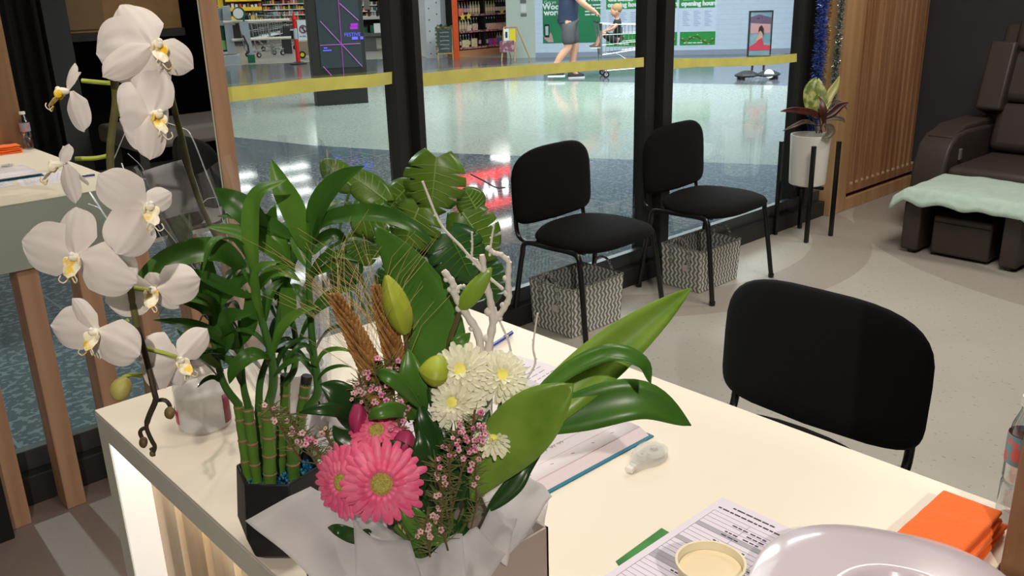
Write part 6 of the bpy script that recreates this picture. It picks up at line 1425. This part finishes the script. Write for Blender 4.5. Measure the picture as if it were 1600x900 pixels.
monstera(690, 420, 668, 490, 90, .02, .05, M_mond); monstera(560, 365, 575, 410, 60, .0, .03); monstera(745, 330, 730, 300, 50, -.02, .0, lobes=False); monstera(620, 420, 590, 470, 60, -.02, .0, M_mond); monstera(500, 440, 480, 480, 50, -.02, .0, M_mond, False); monstera(640, 290, 600, 330, 60, -.03, -.01, M_mon, False)
for P in ([(560, 560, -.0), (545, 440, 0), (530, 370, 0), (548, 290, 0)], [(600, 560, 0), (560, 400, 0), (590, 340, 0), (604, 314, 0)], [(610, 560, 0), (620, 440, 0), (640, 360, .02), (655, 325, .05)], [(620, 560, 0), (650, 420, 0), (672, 300, 0), (682, 246, .02)], [(640, 560, 0), (690, 440, 0), (712, 370, 0), (722, 332, 0)],
          [(640, 560, 0), (680, 430, .03), (700, 365, .06)], [(650, 560, 0), (720, 470, 0), (745, 405, 0)], [(560, 555, .0), (530, 470, 0), (505, 400, 0), (545, 400, 0)], [(590, 560, 0), (575, 500, .02), (545, 430, .02), (520, 400, .02)], [(620, 560, 0), (640, 460, .0), (655, 400, 0)]): pet(P)
for P in ([(735, 272, 0), (755, 282, .0), (775, 293, 0), (790, 293, 0)],): MB().tube(spline([mp_(*a) for a in P], 8), .0025, 6).build('aerial_root', M_std, t)
MB().tube(spline([MO+V((0, 0, .26)), MO+V((.01, 0, .45)), mp_(600, 560, 0), mp_(620, 500, 0)], 12), .012, 10).build('stem', M_stemg, t)

# ================================================================== stationery
M_pg = mat('planner paper', (234, 226, 232), .7); M_teal = mat('teal cover', (28, 116, 142), .45); M_penink = mat('pencil grey', (120, 116, 130), .8)
t = thing('open_planner', 'open planner with teal cover and handwritten pages between the lily leaf and tape dispenser', 'book', (.95, 1.03, DZ)); 
MB().box((.66, .872, DZ), (1.118, 1.20, DZ+.003)).build('cover', M_teal, t, smooth=False, bevel=.001)
MB().extr([(.66, .879, DZ+.003), (1.112, .879, DZ+.003), (1.112, .900, DZ+.013), (.66, .900, DZ+.013)], (0, .295, 0)).build('page_block', mat('page edge', (222, 208, 214), .7, var=.05, scale=3, stretch=(.2, 400, 400)), t, smooth=False)
MB().grid(lambda u, v: V((.662+.448*u, .899+.294*v, DZ+.0135+.003*math.sin(v*PI))), 6, 8).build('page', M_pg, t, solid=.0005)
mb = MB(); r_ = random.Random(4)
for ln, (xa, ya) in enumerate(((1.0, .99), (.955, 1.0), (.90, .985), (.99, 1.06), (.93, 1.06), (.87, 1.05), (.96, .955))):
    x = xa; z = DZ+.0168
    for w in range(4):
        P = [V((x+.0035*i*.6, ya+.0035*math.sin(i*2.1+w)-w*.0005, z)) for i in range(7)]; mb.tube(P, .0004, 3); x -= .019
mb.build('handwriting', M_penink, t)
mb = MB()
for i in range(8): mb.tube([(1.06-i*.05, .915, DZ+.0152), (1.055-i*.05, .918, DZ+.0152)], .0005, 3)
for i in range(9): mb.box((.68, .93+i*.028, DZ+.0152), (1.10, .9303+i*.028, DZ+.0154+.0006*math.sin(i)))
mb.build('ruled_lines', mat('rule line', (204, 194, 206), .8), t, smooth=False)
# paper sheets near the pen
def paper(x, y, w, h, rz, z, label, name='paper_sheet', prn=1):
    t = thing(name, label, 'paper', (x, y, DZ+z), math.radians(rz)); T = WM[t.name]
    MB().box((-w/2, -h/2, 0), (w/2, h/2, .0006), T).build('sheet', mat('copy paper', (236, 230, 240), .7), t, smooth=False)
    mb = MB(); r_ = random.Random(int(x*100))
    for i in range(14):
        x_ = -w/2+.02; yy = h/2-.03-i*.017
        while x_ < w/2-.03: l = r_.uniform(.008, .02); mb.box((x_, yy, .0006), (x_+l, yy+.002, .0009), T); x_ += l+.005
    mb.build('printed_lines', mat('print grey', (140, 140, 150), .8), t, smooth=False)
paper(1.10, 1.255, .21, .29, 10, 0, 'printed paper sheet behind the white chrysanthemums, under the blue pen'); paper(.86, 1.27, .21, .12, -4, .0008, 'pale paper slip lying behind the bouquet, left of the printed sheet')
t = thing('ballpoint_pen', 'blue ballpoint pen lying behind the white twigs', 'pen', pz(772, 533, DZ)); pa, pb = pz(756, 548, DZ+.007), pz(800, 520, DZ+.007)
MB().tube([pa, pb], .0042, 10).build('barrel', mat('pen blue', (36, 44, 150), .3), t); MB().tube([pa, pa+(pa-pb).normalized()*.010], [.003, .0008], 8).build('tip', M_steel, t); MB().box((0, -.001, .004), (.035, .001, .0055), Matrix.Translation(pb) @ Matrix.Rotation(math.atan2((pa-pb).y, (pa-pb).x), 4, 'Z')).build('clip', MATS['pen blue'], t, smooth=False)
# correction tape dispenser
c = pz(1014, 711, DZ+.006); t = thing('tape_dispenser', 'small clear plastic correction tape dispenser beside the planner corner', 'tape dispenser', (c.x, c.y, DZ))
T = Matrix.Translation(V((c.x, c.y, DZ))) @ Matrix.Rotation(math.atan2((pz(988, 738, DZ)-c).y, (pz(988, 738, DZ)-c).x), 4, 'Z')
# local +x points to the nozzle
ol = [(.055, -.006), (.057, .004), (.035, .012), (.015, .024), (-.006, .028), (-.026, .022), (-.036, .004), (-.032, -.014), (-.018, -.024), (.004, -.024), (.03, -.018)]
ol = [(x, y) for x, y, *_ in [tuple(v) for v in spline([(a, b, 0) for a, b in ol]+[(ol[0][0], ol[0][1], 0)], 44)]][:-1]
M_cp = mat('clear case', (236, 236, 232), .12, alpha=.28, spec=.8)
MB().prism(ol, .001, .003, T).prism(ol, .013, .0145, T).build('case', M_cp, t, smooth=False)
mb = MB(); N_ = len(ol); vs = [[mb.bm.verts.new(T @ V((x, y, z))) for x, y in ol] for z in (.003, .013)]
for i in range(N_): mb.bm.faces.new((vs[0][i], vs[0][(i+1) % N_], vs[1][(i+1) % N_], vs[1][i]))
mb.build('case_wall', M_cp, t)
M_spool = mat('spool white', (226, 224, 220), .35, alpha=.8)
MB().lathe(T @ V((-.012, .003, .004)), [(.007, 0), (.017, 0), (.017, .008), (.007, .008), (.007, 0)], 24).build('spool', M_spool, t); MB().lathe(T @ V((.012, -.006, .004)), [(.003, 0), (.008, 0), (.008, .008), (.003, .008), (.003, 0)], 18).build('take_up_spool', M_spool, t)
MB().lathe(T @ V((-.012, .003, .0146)), [(.0, 0), (.006, 0), (.006, .002), (0, .002)], 18).build('button', M_cp, t)
MB().box((.046, -.008, .002), (.064, .004, .012), T).build('nozzle', mat('nozzle white', (244, 242, 238), .4), t, smooth=False, bevel=.002)
# forms, green leaflet
t = thing('green_leaflet', 'green leaflet corner sticking out under the printed form', 'leaflet', (.87, .62, DZ)); MB().extr([(.76, .60, DZ), (.903, .60, DZ), (.908, .690, DZ), (.80, .685, DZ)], (0, 0, .0006)).build('sheet', mat('leaflet green', (70, 150, 60), .5, rgb2=(30, 104, 50), scale=12), t, smooth=False)
t = thing('printed_form', 'printed form with table and grey bands lying under the cream cup', 'paper', (.89, .57, DZ+.001))
z = DZ+.001; fx0, fx1, fy0, fy1 = .742, 1.038, .466, .674
MB().box((fx0, fy0, z), (fx1, fy1, z+.0006)).build('sheet', mat('form paper', (230, 222, 238), .7), t, smooth=False)
li = MB(); gb = MB(); tx_ = MB(); z += .0007; r_ = random.Random(6)
for i in range(25):
    x = 1.0-i*.0098; li.box((x, fy0+.012, z), (x+.0005, fy1-.012, z+.0002))
    if i in (4, 9, 14, 15): gb.box((x-.0095, fy0+.012, z), (x, fy1-.012, z+.0001))
for y in (fy1-.012, fy1-.075, fy0+.08, fy0+.012): li.box((1.0-24*.0098, y, z), (1.0, y+.0005, z+.0002))
for i in range(24):
    x = 1.0-i*.0098-.0066
    for y in (fy1-.055, fy1-.085, fy1-.13):
        if r_.random() < .6:
            yy = y
            for w in range(3): l = r_.uniform(.004, .009); tx_.box((x, yy-l, z), (x+.0026, yy, z+.0003)); yy -= l+.002
for x, y0, y1 in ((1.022, fy1-.03, fy1-.10), (1.010, fy1-.012, fy1-.16)):
    yy = y0
    while yy > y1: l = r_.uniform(.005, .013); tx_.box((x, yy-l, z), (x+.003, yy, z+.0003)); yy -= l+.002
li.build('table_lines', mat('line grey', (130, 128, 140), .8), t, smooth=False); gb.build('grey_bands', mat('band grey', (176, 172, 184), .8), t, smooth=False); tx_.build('printed_words', mat('print black', (70, 66, 74), .8), t, smooth=False)
# cup
c = V((.782, .519, DZ+.0025)); t = thing('paper_cup', 'cream paper cup standing on the printed form', 'cup', c)
MB().lathe(c, [(0, .002), (.030, .002), (.030, 0), (.0315, 0), (.040, .088), (.0425, .090), (.0425, .0935), (.0395, .0935), (.0385, .088), (.031, .006), (0, .006)], 48).build('cup_wall', mat('cup cream', (238, 228, 200), .5), t)
MB().lathe(c, [(0, .083), (.0375, .083)], 48).build('milky_drink', mat('drink cream', (244, 226, 192), .25), t)
# lavender plastic basin
c = V((.895, .345, DZ)); t = thing('plastic_basin', 'glossy lavender white plastic basin with oval bowl at the near desk end', 'basin', c, math.radians(25)); T = WM[t.name]
M_lav = mat('lavender plastic', (214, 202, 212), .18, spec=.5, coat=.3)
mb = MB(); n = 56; rings = []
for k, (a, b_, z_, e) in enumerate(((.145, .120, 0, 2.6), (.172, .148, .012, 2.6), (.186, .162, .036, 2.6), (.190, .166, .046, 2.6), (.184, .160, .050, 2.6), (.150, .128, .057, 2.5), (.108, .088, .063, 2.2), (.102, .082, .064, 2.1), (.097, .077, .060, 2.1), (.088, .068, .040, 2.0), (.070, .052, .022, 2), (.03, .02, .016, 2))):
    rings.append([mb.bm.verts.new(T @ V((x - .02*(k > 5), y-.012*(k > 5), z_))) for x, y in superell(a, b_, n, e)])
for i in range(len(rings)-1):
    for k in range(n): mb.bm.faces.new((rings[i][k], rings[i][(k+1) % n], rings[i+1][(k+1) % n], rings[i+1][k]))
mb.bm.faces.new(rings[0][::-1]); mb.bm.faces.new(rings[-1]); mb.build('bowl', M_lav, t, angle=60)
# orange cloths
M_or2 = mat('orange cloth', (255, 112, 12), .8, bump=.3, bscale=300, sheen=.2)
for i, (dx, dy, rz, s) in enumerate(((0, 0, 2, 1), (.006, .003, -3, .97), (-.004, -.002, 4, .94), (.003, .004, 0, .9))):
    T = Matrix.Translation(V((1.150+dx, .378+dy, DZ+.0005+i*.0105))) @ Matrix.Rotation(math.radians(rz), 4, 'Z')
    mb = MB(); hw, hh = .088*s, .046*s
    def fn(u, v): x = (u-.5)*2*hw; y = (v-.5)*2*hh; return T @ V((x, y, .0045+.0018*noise.noise(V((x*40, y*40, i)))))
    o = MB().grid(fn, 20, 12).build('orange_cloth', M_or2, solid=.0075, angle=0)
    o.modifiers['solid'].use_rim = True; md = o.modifiers.new('b', 'BEVEL'); md.width = .003; md.segments = 2; md.limit_method = 'ANGLE'
    tag(o, 'folded orange cloth by the timber post, %s of the stack' % ('bottom', 'second from the bottom', 'third from the bottom', 'top')[i], 'cloth', 'stack of folded orange cloths')
# water bottle (seen in the mirror)
c = V((1.290, .342, DZ)); t = thing('water_bottle', 'clear water bottle with colourful label, reflected at the left edge of the mirror', 'bottle', c)
MB().lathe(c, [(0, .001), (.023, .001), (.025, .01), (.0245, .06), (.022, .065), (.0245, .07), (.025, .13), (.021, .155), (.014, .175), (.013, .185)], 28).build('body', glass_mat('bottle plastic', (.9, .93, .95), .10, .02, .8), t)
MB().lathe(c, [(.0253, .095), (.0256, .10), (.0256, .135), (.0250, .14)], 28).build('label_band', mat('water label', (120, 170, 190), .5, rgb2=(220, 120, 120), scale=40, thresh=(.5, .55)), t)
MB().lathe(c, [(0, .183), (.015, .183), (.015, .197), (0, .197)], 20).build('cap', M_whitelam, t)
